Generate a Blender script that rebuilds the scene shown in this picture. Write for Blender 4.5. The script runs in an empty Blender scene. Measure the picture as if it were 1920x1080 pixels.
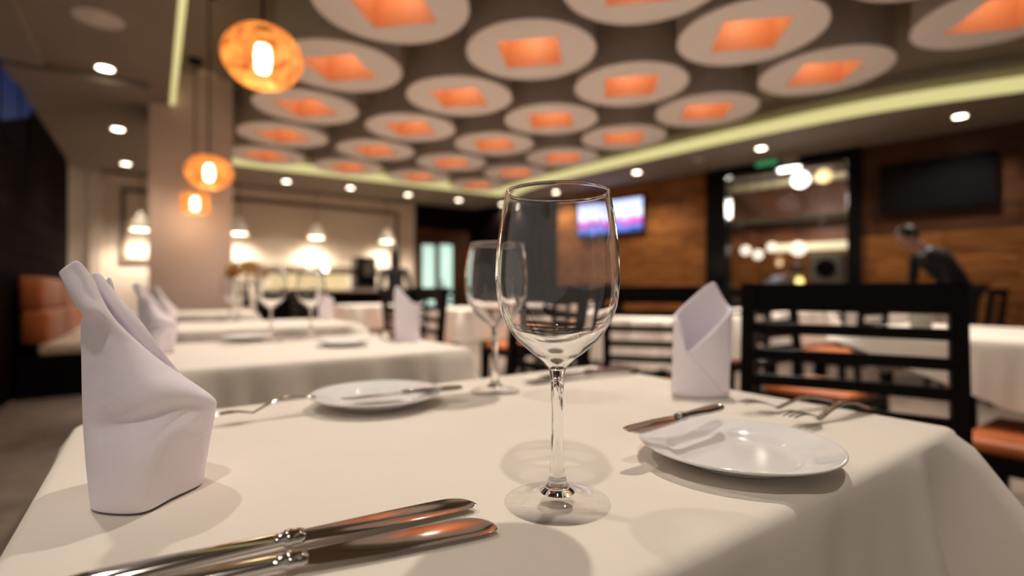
import bpy, bmesh, math, random
from mathutils import Vector, Matrix
random.seed(7)
S = bpy.context.scene
COL = S.collection
R = math.radians
PI = math.pi
# ------------------------------------------------------------------ camera, world, exposure
F = 960.0            # focal length in pixels of the 1920 px wide frame (18 mm on 36 mm)
CZ = 0.902           # eye height
HOR = 545.0          # horizon row
cam_d = bpy.data.cameras.new('camera'); cam = bpy.data.objects.new('camera', cam_d); COL.objects.link(cam)
cam_d.sensor_width = 36; cam_d.lens = 18.0
cam_d.shift_y = (HOR-540)/1920.0
cam.location = (0, 0, CZ); cam.rotation_euler = (R(90), 0, 0)
cam_d.clip_start = 0.02
cam_d.dof.use_dof = True; cam_d.dof.focus_distance = 0.366; cam_d.dof.aperture_fstop = 2.7
S.camera = cam
w = bpy.data.worlds.new('world'); S.world = w; w.use_nodes = True
w.node_tree.nodes['Background'].inputs[0].default_value = (1.0, 0.86, 0.74, 1)
w.node_tree.nodes['Background'].inputs[1].default_value = 0.16
S.view_settings.view_transform = 'Standard'; S.view_settings.look = 'None'
S.view_settings.exposure = 0.85; S.view_settings.gamma = 1.0; S.view_settings.use_curve_mapping = False
S.cycles.use_denoising = True
S.cycles.transparent_max_bounces = 24
S.cycles.max_bounces = 10
WARM = (1.0, 0.90, 0.79)
P_DOWN = 27.0        # W of each recessed downlight
P_DRUM = 60.0        # W of the lamp inside each ceiling drum
P_CONE = 38.0
HS = 1.78            # soffit above the eye
HD = 1.755           # drum faces above the eye
ZS = CZ+HS; ZR = CZ+1.22*HD
EU = Vector((math.sin(R(55)), math.cos(R(55)), 0)); EV = Vector((-EU.y, EU.x, 0))
def UV(u, v, z=0): return EU*u+EV*v+Vector((0, 0, z))
ROOM_ROT = math.atan2(EU.y, EU.x)
def ray(px): return (px-960)/F
def P(px, py, Y): return Vector((ray(px)*Y, Y, CZ+(HOR-py)/F*Y))
def Pz(px, py, z):
    Y = (z-CZ)*F/(HOR-py); return P(px, py, Y)
TOP = 0.75
def T(px, py, dz=0.0): return Pz(px, py, TOP+dz)
# ------------------------------------------------------------------ materials
def rgb(r, g, b):
    f = lambda c: (c/255/12.92) if c/255 <= 0.04045 else ((c/255+0.055)/1.055)**2.4
    return (f(r), f(g), f(b), 1)
def newmat(name):
    m = bpy.data.materials.new(name); m.use_nodes = True
    return m, m.node_tree.nodes, m.node_tree.links, m.node_tree.nodes['Principled BSDF']
def mat(name, c, rough=0.6, metal=0.0, var=0.08, scale=30, bump=0.0, bscale=400, spec=0.5, stretch=None, rnd=0.0):
    m, n, l, b = newmat(name)
    tc = n.new('ShaderNodeTexCoord'); mp = n.new('ShaderNodeMapping'); l.new(tc.outputs['Object'], mp.inputs[0])
    if stretch: mp.inputs['Scale'].default_value = stretch
    no = n.new('ShaderNodeTexNoise'); no.inputs['Scale'].default_value = scale; no.inputs['Detail'].default_value = 5
    l.new(mp.outputs[0], no.inputs['Vector'])
    cr = n.new('ShaderNodeValToRGB'); cr.color_ramp.elements[0].position = 0.3; cr.color_ramp.elements[1].position = 0.7
    cr.color_ramp.elements[0].color = tuple(max(0, x*(1-var)) for x in c[:3])+(1,)
    cr.color_ramp.elements[1].color = tuple(min(1, x*(1+var)) for x in c[:3])+(1,)
    l.new(no.outputs[0], cr.inputs[0])
    last = cr.outputs[0]
    if rnd:
        oi = n.new('ShaderNodeObjectInfo'); mr = n.new('ShaderNodeMapRange'); l.new(oi.outputs['Random'], mr.inputs[0])
        mr.inputs[3].default_value = 1-rnd; mr.inputs[4].default_value = 1+rnd
        hv = n.new('ShaderNodeHueSaturation'); l.new(mr.outputs[0], hv.inputs['Value']); l.new(last, hv.inputs['Color']); last = hv.outputs[0]
    l.new(last, b.inputs['Base Color'])
    b.inputs['Roughness'].default_value = rough; b.inputs['Metallic'].default_value = metal
    b.inputs['Specular IOR Level'].default_value = spec
    if bump:
        n2 = n.new('ShaderNodeTexNoise'); n2.inputs['Scale'].default_value = bscale; l.new(tc.outputs['Object'], n2.inputs['Vector'])
        bp = n.new('ShaderNodeBump'); bp.inputs['Strength'].default_value = bump; bp.inputs['Distance'].default_value = 0.002
        l.new(n2.outputs[0], bp.inputs['Height']); l.new(bp.outputs[0], b.inputs['Normal'])
    return m
def emit(name, c, s):
    m, n, l, b = newmat(name)
    b.inputs['Base Color'].default_value = tuple(x*0.5 for x in c[:3])+(1,)
    b.inputs['Emission Color'].default_value = tuple(c[:3])+(1,); b.inputs['Emission Strength'].default_value = s
    return m
def weave(name, c, rough=0.9, scale=2200, wrinkle=0.0):
    m, n, l, b = newmat(name)
    tc = n.new('ShaderNodeTexCoord')
    wx = n.new('ShaderNodeTexWave'); wx.bands_direction = 'X'; wx.inputs['Scale'].default_value = scale/6
    wy = n.new('ShaderNodeTexWave'); wy.bands_direction = 'Y'; wy.inputs['Scale'].default_value = scale/6
    for q in (wx, wy):
        l.new(tc.outputs['Object'], q.inputs['Vector']); q.inputs['Distortion'].default_value = 0.6
    mx = n.new('ShaderNodeMath'); mx.operation = 'ADD'; l.new(wx.outputs[1], mx.inputs[0]); l.new(wy.outputs[1], mx.inputs[1])
    bp = n.new('ShaderNodeBump'); bp.inputs['Strength'].default_value = 0.06; bp.inputs['Distance'].default_value = 0.0004
    l.new(mx.outputs[0], bp.inputs['Height']); l.new(bp.outputs[0], b.inputs['Normal'])
    no = n.new('ShaderNodeTexNoise'); no.inputs['Scale'].default_value = 9; l.new(tc.outputs['Object'], no.inputs['Vector'])
    cr = n.new('ShaderNodeValToRGB')
    cr.color_ramp.elements[0].color = tuple(x*0.96 for x in c[:3])+(1,); cr.color_ramp.elements[1].color = tuple(min(1, x*1.03) for x in c[:3])+(1,)
    l.new(no.outputs[0], cr.inputs[0]); l.new(cr.outputs[0], b.inputs['Base Color'])
    if wrinkle:
        n3 = n.new('ShaderNodeTexNoise'); n3.inputs['Scale'].default_value = 26; n3.inputs['Detail'].default_value = 3; n3.inputs['Distortion'].default_value = 1.2
        l.new(tc.outputs['Object'], n3.inputs['Vector']); b2 = n.new('ShaderNodeBump'); b2.inputs['Strength'].default_value = wrinkle; b2.inputs['Distance'].default_value = 0.006
        l.new(n3.outputs[0], b2.inputs['Height']); l.new(bp.outputs[0], b2.inputs['Normal']); l.new(b2.outputs[0], b.inputs['Normal'])
    b.inputs['Roughness'].default_value = rough; b.inputs['Specular IOR Level'].default_value = 0.2
    b.inputs['Sheen Weight'].default_value = 0.12
    return m
def thin_glass(name, tint=0.97, f0=0.045, rough=0.0, fm=1.0):
    m = bpy.data.materials.new(name); m.use_nodes = True; n = m.node_tree.nodes; l = m.node_tree.links
    n.remove(n['Principled BSDF']); out = n['Material Output']
    ge = n.new('ShaderNodeNewGeometry'); dt = n.new('ShaderNodeVectorMath'); dt.operation = 'DOT_PRODUCT'
    l.new(ge.outputs['Normal'], dt.inputs[0]); l.new(ge.outputs['Incoming'], dt.inputs[1])
    def mth(op, a, bv):
        q = n.new('ShaderNodeMath'); q.operation = op
        if isinstance(a, (int, float)): q.inputs[0].default_value = a
        else: l.new(a, q.inputs[0])
        if bv is not None:
            if isinstance(bv, (int, float)): q.inputs[1].default_value = bv
            else: l.new(bv, q.inputs[1])
        return q.outputs[0]
    c = mth('ABSOLUTE', dt.outputs['Value'], None)
    f = mth('ADD', mth('MULTIPLY', mth('POWER', mth('SUBTRACT', 1.0, c), 5.0), (1-f0)*fm), f0)
    tr = n.new('ShaderNodeBsdfTransparent'); tr.inputs[0].default_value = (tint, tint, tint, 1)
    gl = n.new('ShaderNodeBsdfGlossy'); gl.inputs['Roughness'].default_value = rough
    mx = n.new('ShaderNodeMixShader'); l.new(f, mx.inputs[0]); l.new(tr.outputs[0], mx.inputs[1]); l.new(gl.outputs[0], mx.inputs[2])
    l.new(mx.outputs[0], out.inputs['Surface'])
    return m
def solid_glass(name):
    m, n, l, b = newmat(name)
    b.inputs['Base Color'].default_value = (1, 1, 1, 1); b.inputs['Transmission Weight'].default_value = 1
    b.inputs['Roughness'].default_value = 0; b.inputs['IOR'].default_value = 1.5
    return m
def wood(name, c1, c2, rough=0.35, rnd=0.25, scale=(0.9, 9, 9), spec=0.2):
    m, n, l, b = newmat(name)
    tc = n.new('ShaderNodeTexCoord'); mp = n.new('ShaderNodeMapping'); mp.inputs['Scale'].default_value = scale
    oi = n.new('ShaderNodeObjectInfo'); l.new(tc.outputs['Object'], mp.inputs[0])
    cm = n.new('ShaderNodeCombineXYZ'); ml = n.new('ShaderNodeMath'); ml.operation = 'MULTIPLY'; ml.inputs[1].default_value = 40
    l.new(oi.outputs['Random'], ml.inputs[0]); l.new(ml.outputs[0], cm.inputs[0]); l.new(ml.outputs[0], cm.inputs[2]); l.new(cm.outputs[0], mp.inputs['Location'])
    no = n.new('ShaderNodeTexNoise'); no.inputs['Scale'].default_value = 3; no.inputs['Detail'].default_value = 8; no.inputs['Distortion'].default_value = 0.8
    l.new(mp.outputs[0], no.inputs['Vector'])
    cr = n.new('ShaderNodeValToRGB'); cr.color_ramp.elements[0].position = 0.32; cr.color_ramp.elements[1].position = 0.68
    cr.color_ramp.elements[0].color = c1; cr.color_ramp.elements[1].color = c2
    l.new(no.outputs[0], cr.inputs[0])
    mr = n.new('ShaderNodeMapRange'); l.new(oi.outputs['Random'], mr.inputs[0]); mr.inputs[3].default_value = 1-rnd; mr.inputs[4].default_value = 1+rnd
    hv = n.new('ShaderNodeHueSaturation'); l.new(mr.outputs[0], hv.inputs['Value']); l.new(cr.outputs[0], hv.inputs['Color'])
    l.new(hv.outputs[0], b.inputs['Base Color']); b.inputs['Roughness'].default_value = rough; b.inputs['Specular IOR Level'].default_value = spec
    return m
M = {}
M['cloth'] = weave('cream_table_linen', (0.80, 0.73, 0.65))
M['napkin'] = weave('lilac_white_napkin_linen', (0.94, 0.87, 0.95), scale=3000, wrinkle=0.28)
M['china'] = mat('white_china', (0.78, 0.77, 0.76, 1), rough=0.08, var=0.01)
M['steel'] = mat('polished_steel', (0.54, 0.525, 0.51, 1), rough=0.09, metal=1, var=0.03)
M['bowl'] = thin_glass('thin_glass', 0.975)
M['stem'] = solid_glass('solid_glass')
M['foot'] = thin_glass('foot_glass', 0.995, 0.025, 0.0, 0.8)
M['pane'] = thin_glass('window_glass', 0.9, 0.06)
M['chair'] = mat('black_stained_wood', (0.005, 0.0045, 0.0045, 1), rough=0.45, var=0.3, stretch=(1, 8, 8), spec=0.08)
M['rust'] = mat('rust_orange_leather', (0.42, 0.11, 0.028, 1), rough=0.5, var=0.2, scale=9, bump=0.15, bscale=200)
M['cream'] = mat('cream_leather', (0.68, 0.58, 0.46, 1), rough=0.5, var=0.08)
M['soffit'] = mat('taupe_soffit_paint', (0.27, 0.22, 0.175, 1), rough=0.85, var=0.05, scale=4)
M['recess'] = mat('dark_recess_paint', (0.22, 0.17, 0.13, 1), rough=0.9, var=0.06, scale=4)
M['face'] = mat('uplit_white_drum_face', (0.93, 0.89, 0.85, 1), rough=0.8, var=0.02)  # whiter than the sides, putting light bounced from below into the colour
M['shell'] = mat('shaded_taupe_drum_fabric', (0.42, 0.36, 0.31, 1), rough=0.9, var=0.05, bump=0.2, bscale=300)  # sides darker than the faces: their shade is put into the colour
M['copper'] = mat('copper_orange_paint', (0.72, 0.34, 0.155, 1), rough=0.55, var=0.06)
M['lamp'] = emit('warm_lamp', (1.0, 0.86, 0.66), 9.0)
M['lamp_dim'] = emit('warm_lamp_soft', (1.0, 0.66, 0.34), 1.2)
M['bulb'] = emit('pendant_bulb', (1.0, 0.85, 0.55), 12.0)
M['trim'] = mat('white_metal_trim', (0.62, 0.57, 0.52, 1), rough=0.4, var=0.02)
M['cove'] = emit('yellow_green_cove_light', (0.88, 0.80, 0.36), 0.42)
M['black'] = mat('black_gloss', (0.005, 0.005, 0.006, 1), rough=0.15, var=0.2, spec=0.12)
M['blackm'] = mat('black_matte', (0.007, 0.006, 0.007, 1), rough=0.85, var=0.2, spec=0.05)
M['beige'] = mat('beige_wall_paint', (0.70, 0.59, 0.47, 1), rough=0.8, var=0.04, scale=3)
M['column'] = mat('rose_beige_column_paint', (0.66, 0.52, 0.46, 1), rough=0.6, var=0.04, scale=3)
M['framew'] = mat('taupe_frame_wood', (0.20, 0.15, 0.10, 1), rough=0.5, var=0.1)
M['floor'] = mat('brown_carpet_floor', (0.17, 0.125, 0.095, 1), rough=0.75, var=0.25, scale=6)
M['wood'] = wood('warm_walnut_panel', (0.13, 0.045, 0.012, 1), (0.36, 0.14, 0.038, 1))
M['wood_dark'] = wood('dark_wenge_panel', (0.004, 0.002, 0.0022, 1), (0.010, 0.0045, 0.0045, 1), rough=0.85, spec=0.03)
M['wood_mid'] = wood('mid_and_shaded_walnut_panel', (0.045, 0.017, 0.008, 1), (0.10, 0.037, 0.014, 1), rough=0.4)
M['skin'] = mat('skin', (0.45, 0.26, 0.18, 1), rough=0.5, var=0.05)
M['hair'] = mat('dark_hair', (0.012, 0.009, 0.008, 1), rough=0.5, var=0.2, stretch=(1, 1, 10))
M['shirt'] = mat('pale_blue_shirt_cotton', (0.45, 0.50, 0.66, 1), rough=0.8, var=0.05)
M['darkcl'] = mat('black_clothing', (0.010, 0.010, 0.014, 1), rough=0.8, var=0.2)
M['grey'] = mat('grey_metal', (0.22, 0.21, 0.17, 1), rough=0.5, var=0.1)
M['blue'] = emit('evening_sky_glass', (0.008, 0.035, 0.14), 0.22)
M['doorglass'] = emit('lit_door_glass', (0.62, 0.90, 0.76), 0.5)
M['yellowlit'] = emit('backlit_counter_front', (1.0, 0.78, 0.42), 0.42)
M['green'] = emit('green_sign', (0.05, 0.35, 0.14), 0.35)
M['petal'] = mat('amber_petals', (0.42, 0.21, 0.04, 1), rough=0.7, var=0.35, scale=40)
M['leaf'] = mat('dark_leaf', (0.03, 0.05, 0.015, 1), rough=0.6, var=0.3)
M['shade'] = emit('white_lamp_shade', (1.0, 0.82, 0.58), 0.12)
# woven pendant shade: dark strands with gaps lit from inside
def woven():
    m, n, l, b = newmat('amber_woven_shade')
    tc = n.new('ShaderNodeTexCoord')
    vo = n.new('ShaderNodeTexNoise'); vo.inputs['Scale'].default_value = 13; vo.inputs['Detail'].default_value = 6; vo.inputs['Distortion'].default_value = 2.5
    l.new(tc.outputs['Object'], vo.inputs['Vector'])
    cr = n.new('ShaderNodeValToRGB'); cr.color_ramp.elements[0].position = 0.36; cr.color_ramp.elements[1].position = 0.62
    cr.color_ramp.elements[0].color = (0.26, 0.05, 0.004, 1); cr.color_ramp.elements[1].color = (1.0, 0.42, 0.09, 1)
    l.new(vo.outputs[0], cr.inputs[0]); l.new(cr.outputs[0], b.inputs['Emission Color']); b.inputs['Emission Strength'].default_value = 0.42
    al = n.new('ShaderNodeMapRange'); l.new(vo.outputs[0], al.inputs[0]); al.inputs[1].default_value = 0.35; al.inputs[2].default_value = 0.62; al.inputs[3].default_value = 0.85; al.inputs[4].default_value = 0.45; l.new(al.outputs[0], b.inputs['Alpha'])
    l.new(cr.outputs[0], b.inputs['Base Color']); b.inputs['Roughness'].default_value = 0.7
    return m
M['woven'] = woven()
def screen():
    m, n, l, b = newmat('bright_tv_picture')
    tc = n.new('ShaderNodeTexCoord'); mp = n.new('ShaderNodeMapping'); l.new(tc.outputs['Generated'], mp.inputs[0])
    sp = n.new('ShaderNodeSeparateXYZ'); l.new(mp.outputs[0], sp.inputs[0])
    no = n.new('ShaderNodeTexNoise'); no.inputs['Scale'].default_value = 4.5; no.inputs['Detail'].default_value = 1; l.new(mp.outputs[0], no.inputs['Vector'])
    ad = n.new('ShaderNodeMath'); ad.operation = 'MULTIPLY_ADD'; ad.inputs[1].default_value = 0.5; l.new(no.outputs[0], ad.inputs[0]); l.new(sp.outputs['Z'], ad.inputs[2])
    cr = n.new('ShaderNodeValToRGB'); e = cr.color_ramp.elements
    e[0].position = 0.30; e[0].color = (0.02, 0.05, 0.22, 1); e[1].position = 1.15; e[1].color = (0.55, 0.6, 0.95, 1)
    for p_, c_ in ((0.42, (0.10, 0.25, 0.75, 1)), (0.52, (0.30, 0.06, 0.30, 1)), (0.62, (0.75, 0.06, 0.42, 1)), (0.72, (0.45, 0.50, 0.95, 1)), (0.86, (0.85, 0.88, 1.0, 1))):
        k = e.new(p_); k.color = c_
    l.new(ad.outputs[0], cr.inputs[0]); l.new(cr.outputs[0], b.inputs['Emission Color']); b.inputs['Emission Strength'].default_value = 1.0
    b.inputs['Base Color'].default_value = (0.02, 0.02, 0.02, 1); b.inputs['Roughness'].default_value = 0.2
    return m
M['screen'] = screen()
# ------------------------------------------------------------------ helpers
def link(name, me, m=None, parent=None, loc=None):
    o = bpy.data.objects.new(name, me); COL.objects.link(o)
    if m is not None and me is not None and not me.materials: me.materials.append(m)
    if parent is not None: o.parent = parent
    if loc is not None: o.location = loc
    return o
def tomesh(name, bm, smooth=False):
    bmesh.ops.recalc_face_normals(bm, faces=bm.faces)
    me = bpy.data.meshes.new(name); bm.to_mesh(me); bm.free()
    if smooth:
        for p in me.polygons: p.use_smooth = True
    return me
def obj(name, bm, m, parent=None, smooth=False, loc=None): return link(name, tomesh(name, bm, smooth), m, parent, loc)
def autosmooth(me, ang=40):
    bm = bmesh.new(); bm.from_mesh(me)
    for e in bm.edges:
        e.smooth = not (len(e.link_faces) == 2 and e.calc_face_angle(0) > R(ang))
    for f in bm.faces: f.smooth = True
    bm.to_mesh(me); bm.free()
def thing(name, label, cat, loc=(0, 0, 0), rz=0, group=None):
    o = bpy.data.objects.new(name, None); COL.objects.link(o); o.location = loc; o.rotation_euler = (0, 0, rz)
    o.empty_display_size = 0.05
    return tag(o, label, cat, group)
def tag(o, label, cat, group=None):
    o['label'] = label; o['category'] = cat
    if group: o['group'] = group
    return o
def struct(o): o['kind'] = 'structure'; return o
def dup(root, loc, rz=0, label=None, group=None, scale=None):
    r = root.copy(); COL.objects.link(r); r.location = loc; r.rotation_euler = (0, 0, rz)
    if label: r['label'] = label
    if group: r['group'] = group
    if scale: r.scale = (scale,)*3
    for ch in list(root.children):
        c = ch.copy(); COL.objects.link(c); c.parent = r
        for g in ch.children:
            d = g.copy(); COL.objects.link(d); d.parent = c
    return r
def box(bm, x0, x1, y0, y1, z0, z1, bev=0.0):
    vs = [bm.verts.new((x, y, z)) for z in (z0, z1) for x, y in ((x0, y0), (x1, y0), (x1, y1), (x0, y1))]
    fs = [(0, 3, 2, 1), (4, 5, 6, 7), (0, 1, 5, 4), (1, 2, 6, 5), (2, 3, 7, 6), (3, 0, 4, 7)]
    F_ = [bm.faces.new([vs[i] for i in f]) for f in fs]
    if bev:
        es = list({e for f in F_ for e in f.edges})
        bmesh.ops.bevel(bm, geom=es, offset=bev, segments=2, affect='EDGES', profile=0.5)
    return bm
def bx(x0, x1, y0, y1, z0, z1, bev=0.0): return box(bmesh.new(), x0, x1, y0, y1, z0, z1, bev)
def lathe(prof, n=48, closed=False):
    bm = bmesh.new(); rings = []
    for r, z in prof:
        if r < 1e-6: rings.append([bm.verts.new((0, 0, z))])
        else: rings.append([bm.verts.new((r*math.cos(2*PI*i/n), r*math.sin(2*PI*i/n), z)) for i in range(n)])
    seq = list(zip(rings, rings[1:]))
    if closed: seq.append((rings[-1], rings[0]))
    for a, b in seq:
        for i in range(n):
            j = (i+1) % n
            if len(a) == 1 and len(b) == 1: continue
            if len(a) == 1: bm.faces.new((a[0], b[i], b[j]))
            elif len(b) == 1: bm.faces.new((a[i], a[j], b[0]))
            else: bm.faces.new((a[i], a[j], b[j], b[i]))
    return bm
def crom(pts, n):
    out = []; L = len(pts)
    for i in range(L-1):
        p0 = pts[max(i-1, 0)]; p1 = pts[i]; p2 = pts[i+1]; p3 = pts[min(i+2, L-1)]
        for k in range(n):
            t = k/n
            out.append(0.5*((2*p1)+(p2-p0)*t+(2*p0-5*p1+4*p2-p3)*t*t+(3*p1-p0-3*p2+p3)*t**3))
    out.append(pts[-1].copy()); return out
def profpts(pr, n): return [(max(0, v.x), v.y) for v in crom([Vector((a, b, 0)) for a, b in pr], n)]
def sheet(bm, rows, n=6):
    rows = [crom(r, n) for r in rows]
    cols = [crom([r[i] for r in rows], n) for i in range(len(rows[0]))]
    vs = [[bm.verts.new(p) for p in c] for c in cols]
    for a, b in zip(vs, vs[1:]):
        for i in range(len(a)-1): bm.faces.new((a[i], a[i+1], b[i+1], b[i]))
    return bm
def loft(bm, secs, cap=True):
    rings = [[bm.verts.new(p) for p in s] for s in secs]; n = len(rings[0])
    for a, b in zip(rings, rings[1:]):
        for i in range(n): bm.faces.new((a[i], a[(i+1) % n], b[(i+1) % n], b[i]))
    if cap: bm.faces.new(list(reversed(rings[0]))); bm.faces.new(rings[-1])
    return bm
def tube(bm, pts, r, n=8):
    secs = []
    for i, p in enumerate(pts):
        d = (pts[min(i+1, len(pts)-1)]-pts[max(i-1, 0)]).normalized()
        a = d.cross(Vector((0, 0, 1)) if abs(d.z) < 0.9 else Vector((1, 0, 0))).normalized(); b = d.cross(a)
        rr = r[i] if isinstance(r, (list, tuple)) else r
        secs.append([p+a*rr*math.cos(2*PI*k/n)+b*rr*math.sin(2*PI*k/n) for k in range(n)])
    return loft(bm, secs)
def lamp_point(name, loc, power, col=WARM, radius=0.03, parent=None, spot=None, blend=0.5, dirn=None):
    d = bpy.data.lights.new(name, 'SPOT' if spot else 'POINT'); d.energy = power; d.color = col; d.shadow_soft_size = radius
    if name == 'downlight_beam': d.cycles.is_caustics_light = True
    if spot: d.spot_size = R(spot); d.spot_blend = blend
    o = bpy.data.objects.new(name, d); COL.objects.link(o); o.location = loc
    if parent is not None: o.parent = parent
    if dirn is not None: o.rotation_euler = Vector(dirn).to_track_quat('-Z', 'Y').to_euler()
    return o
ORD = ['first', 'second', 'third', 'fourth', 'fifth', 'sixth', 'seventh', 'eighth', 'ninth']
# ------------------------------------------------------------------ room shell
V3 = lambda x, y, z=0: Vector((x, y, z))
U_LEFT = -0.95; V_BACK = 9.73; V_NEAR = -4.0
def wall_u(v): return 6.69-0.2*(v-5.2)          # right wall line
bm = bmesh.new()
pts = [UV(-1.3, V_NEAR), UV(wall_u(V_NEAR)+.3, V_NEAR), UV(wall_u(V_BACK)+.3, V_BACK+2.5), UV(-1.3, V_BACK+2.5)]
top_ = [bm.verts.new(p) for p in pts]; bot_ = [bm.verts.new(p+Vector((0, 0, -0.1))) for p in pts]
bm.faces.new(top_); bm.faces.new(bot_[::-1])
for i in range(4): bm.faces.new((top_[i], bot_[i], bot_[(i+1) % 4], top_[(i+1) % 4]))
struct(obj('floor', bm, M['floor']))
# recess outline (u, v): left cove edge, back cove edge, bowed right cove edge
rightpts = crom([Vector(p) for p in ((5.34, 8.02, 0), (5.37, 6.46, 0), (5.58, 4.17, 0), (5.87, 2.30, 0), (6.37, 1.14, 0), (6.95, 0.0, 0), (7.7, -1.6, 0), (8.6, V_NEAR, 0))], 4)
rec = [Vector((0.125, V_NEAR, 0)), Vector((0.125, 8.24, 0))]+rightpts
out = []
def outer_for(p, i):
    if i == 0: return Vector((U_LEFT-.35, V_NEAR, 0))
    if i == 1: return Vector((U_LEFT-.35, V_BACK+2.5, 0))
    if i == 2: return Vector((wall_u(V_BACK)+.35, V_BACK+2.5, 0))
    return Vector((max(wall_u(p.y)+.35, p.x+.25), p.y, 0))
out = [outer_for(p, i) for i, p in enumerate(rec)]
def uvv(p, z): return UV(p.x, p.y, z)
bm = bmesh.new()
ri = [bm.verts.new(uvv(p, ZS)) for p in rec]; ro = [bm.verts.new(uvv(p, ZS)) for p in out]
ru = [bm.verts.new(uvv(p, ZS+0.05)) for p in rec]; rou = [bm.verts.new(uvv(p, ZS+0.05)) for p in out]
for i in range(len(rec)-1):
    bm.faces.new((ri[i], ri[i+1], ro[i+1], ro[i])); bm.faces.new((ru[i], rou[i], rou[i+1], ru[i+1]))
    bm.faces.new((ri[i], ru[i], ru[i+1], ri[i+1])); bm.faces.new((ro[i], ro[i+1], rou[i+1], rou[i]))
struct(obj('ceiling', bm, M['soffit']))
# upper ceiling of the recess
def inset(pl, d):
    res = []
    for i, p in enumerate(pl):
        a = pl[max(i-1, 0)]; b = pl[min(i+1, len(pl)-1)]
        d1 = (p-a).normalized() if i > 0 else None; d2 = (b-p).normalized() if i < len(pl)-1 else None
        n1 = Vector((d1.y, -d1.x, 0)) if d1 else None; n2 = Vector((d2.y, -d2.x, 0)) if d2 else None
        if n1 is None: nn = n2
        elif n2 is None: nn = n1
        else:
            nn = (n1+n2).normalized(); nn = nn/max(0.5, nn.dot(n1))
        res.append(p+nn*d)
    return res
ins_out = inset(rec, -0.16); ins_in = inset(rec, 0.10)
bm = bmesh.new()
bm.faces.new([bm.verts.new(uvv(p, ZR)) for p in ins_out][::-1])
u2 = bm.faces.new([bm.verts.new(uvv(p, ZR+0.08)) for p in ins_out])
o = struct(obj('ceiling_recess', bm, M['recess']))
o.name = 'ceiling.001'
# cove side wall + ledge
bm = bmesh.new()
a = [bm.verts.new(uvv(p, ZS+0.05)) for p in ins_out]; b = [bm.verts.new(uvv(p, ZR)) for p in ins_out]
for i in range(len(a)-1): bm.faces.new((a[i], a[i+1], b[i+1], b[i]))
M['coveside'] = mat('cove_glow_paint', (.62, .56, .42, 1), rough=.9)  # pale yellowish tint puts the faint upper cove glow into the colour
struct(obj('trim_1', bm, M['coveside']))
# luminous cove band: translucent fascia just above the soffit edge, with a narrow lower lip
bm = bmesh.new()
q0 = inset(rec, 0.0); q1 = inset(rec, 0.045)
lo = [bm.verts.new(uvv(p, ZS+0.004)) for p in inset(rec, 0.002)]
li = [bm.verts.new(uvv(p, ZS+0.012)) for p in q1]
up = [bm.verts.new(uvv(p, ZS+0.13)) for p in q1]
ub = [bm.verts.new(uvv(p, ZS+0.13)) for p in inset(rec, 0.002)]
for i in range(len(lo)-1):
    bm.faces.new((lo[i], li[i], li[i+1], lo[i+1])); bm.faces.new((li[i], up[i], up[i+1], li[i+1]))
    bm.faces.new((up[i], ub[i], ub[i+1], up[i+1])); bm.faces.new((ub[i], lo[i], lo[i+1], ub[i+1]))
cove = obj('cove_light', bm, M['cove'])
tag(cove, 'yellow-green luminous cove strip running round the ceiling recess edge', 'cove light')
# upper stepped ledge in the cove
bm = bmesh.new()
s0 = inset(rec, -0.155); s1 = inset(rec, -0.05)
r4 = [[bm.verts.new(uvv(p, z)) for p in pl] for pl, z in ((s1, ZS+0.22), (s1, ZS+0.25), (s0, ZS+0.25), (s0, ZS+0.22))]
for k in range(4):
    A, B = r4[k], r4[(k+1) % 4]
    for i in range(len(A)-1): bm.faces.new((A[i], A[i+1], B[i+1], B[i]))
struct(obj('trim_2', bm, M['coveside']))
# left wall: dark planks, clerestory strip of evening glass above the near part
def uvbox(u0, u1, v0, v1, z0, z1, bev=0): # box in room axes
    return bx(u0, u1, v0, v1, z0, z1, bev)
def room_obj(name, bm, m, parent=None, smooth=False):
    o = obj(name, bm, m, parent, smooth)
    if parent is None: o.rotation_euler = (0, 0, ROOM_ROT)
    return o
wl = struct(room_obj('wall_left', bx(U_LEFT-.15, U_LEFT-0.012, 2.6, 9.15, 0, ZS-.001), M['blackm']))
plank = tomesh('plank', bx(0, 0.018, 0.004, 1.296, 0.003, 0.225, 0.002)); plank.materials.append(M['wood_dark'])
for iz in range(11):
    for iv in range(5):
        v0 = 2.6+iv*1.3; z0 = 0.08+iz*0.228
        if iz >= 9 and v0 < 6.4: continue
        pk = link('plank', plank, None, wl, (U_LEFT-0.013, v0, z0))
def zsill(v): return 2.19 if v < 5.4 else 2.19+(v-5.4)*.30
def slope(u0, u1, v0, v1, zoff, z1f):
    bm = bmesh.new(); vs = []
    for u in (u0, u1): vs.append([bm.verts.new((u, v, z)) for v, z in ((v0, zsill(v0)+zoff), (v1, zsill(v1)+zoff), (v1, z1f(v1)), (v0, z1f(v0)))])
    A, B = vs; bm.faces.new(A); bm.faces.new(B[::-1])
    for i in range(4): bm.faces.new((A[i], B[i], B[(i+1) % 4], A[(i+1) % 4]))
    return bm
vv = [2.6, 3.5, 4.4, 5.4, 6.1, 6.75]
win = struct(room_obj('window_1', slope(U_LEFT-.011, U_LEFT+.004, 5.4, 6.75, -.03, lambda v: zsill(v)), M['blackm']))
obj('sill', slope(U_LEFT-.011, U_LEFT+.004, 2.6, 5.399, -.03, lambda v: zsill(v)), M['blackm'], win)
for v0, v1 in zip(vv, vv[1:]): obj('pane', slope(U_LEFT-.011, U_LEFT-.004, v0+.015, v1-.015, .001, lambda v: ZS-.005), M['blue'], win)
for v0 in vv: obj('mullion', bx(U_LEFT-.0115, U_LEFT+.002, v0-.012, v0+.012, zsill(v0)+.012, ZS-0.002), M['blackm'], win)
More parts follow.
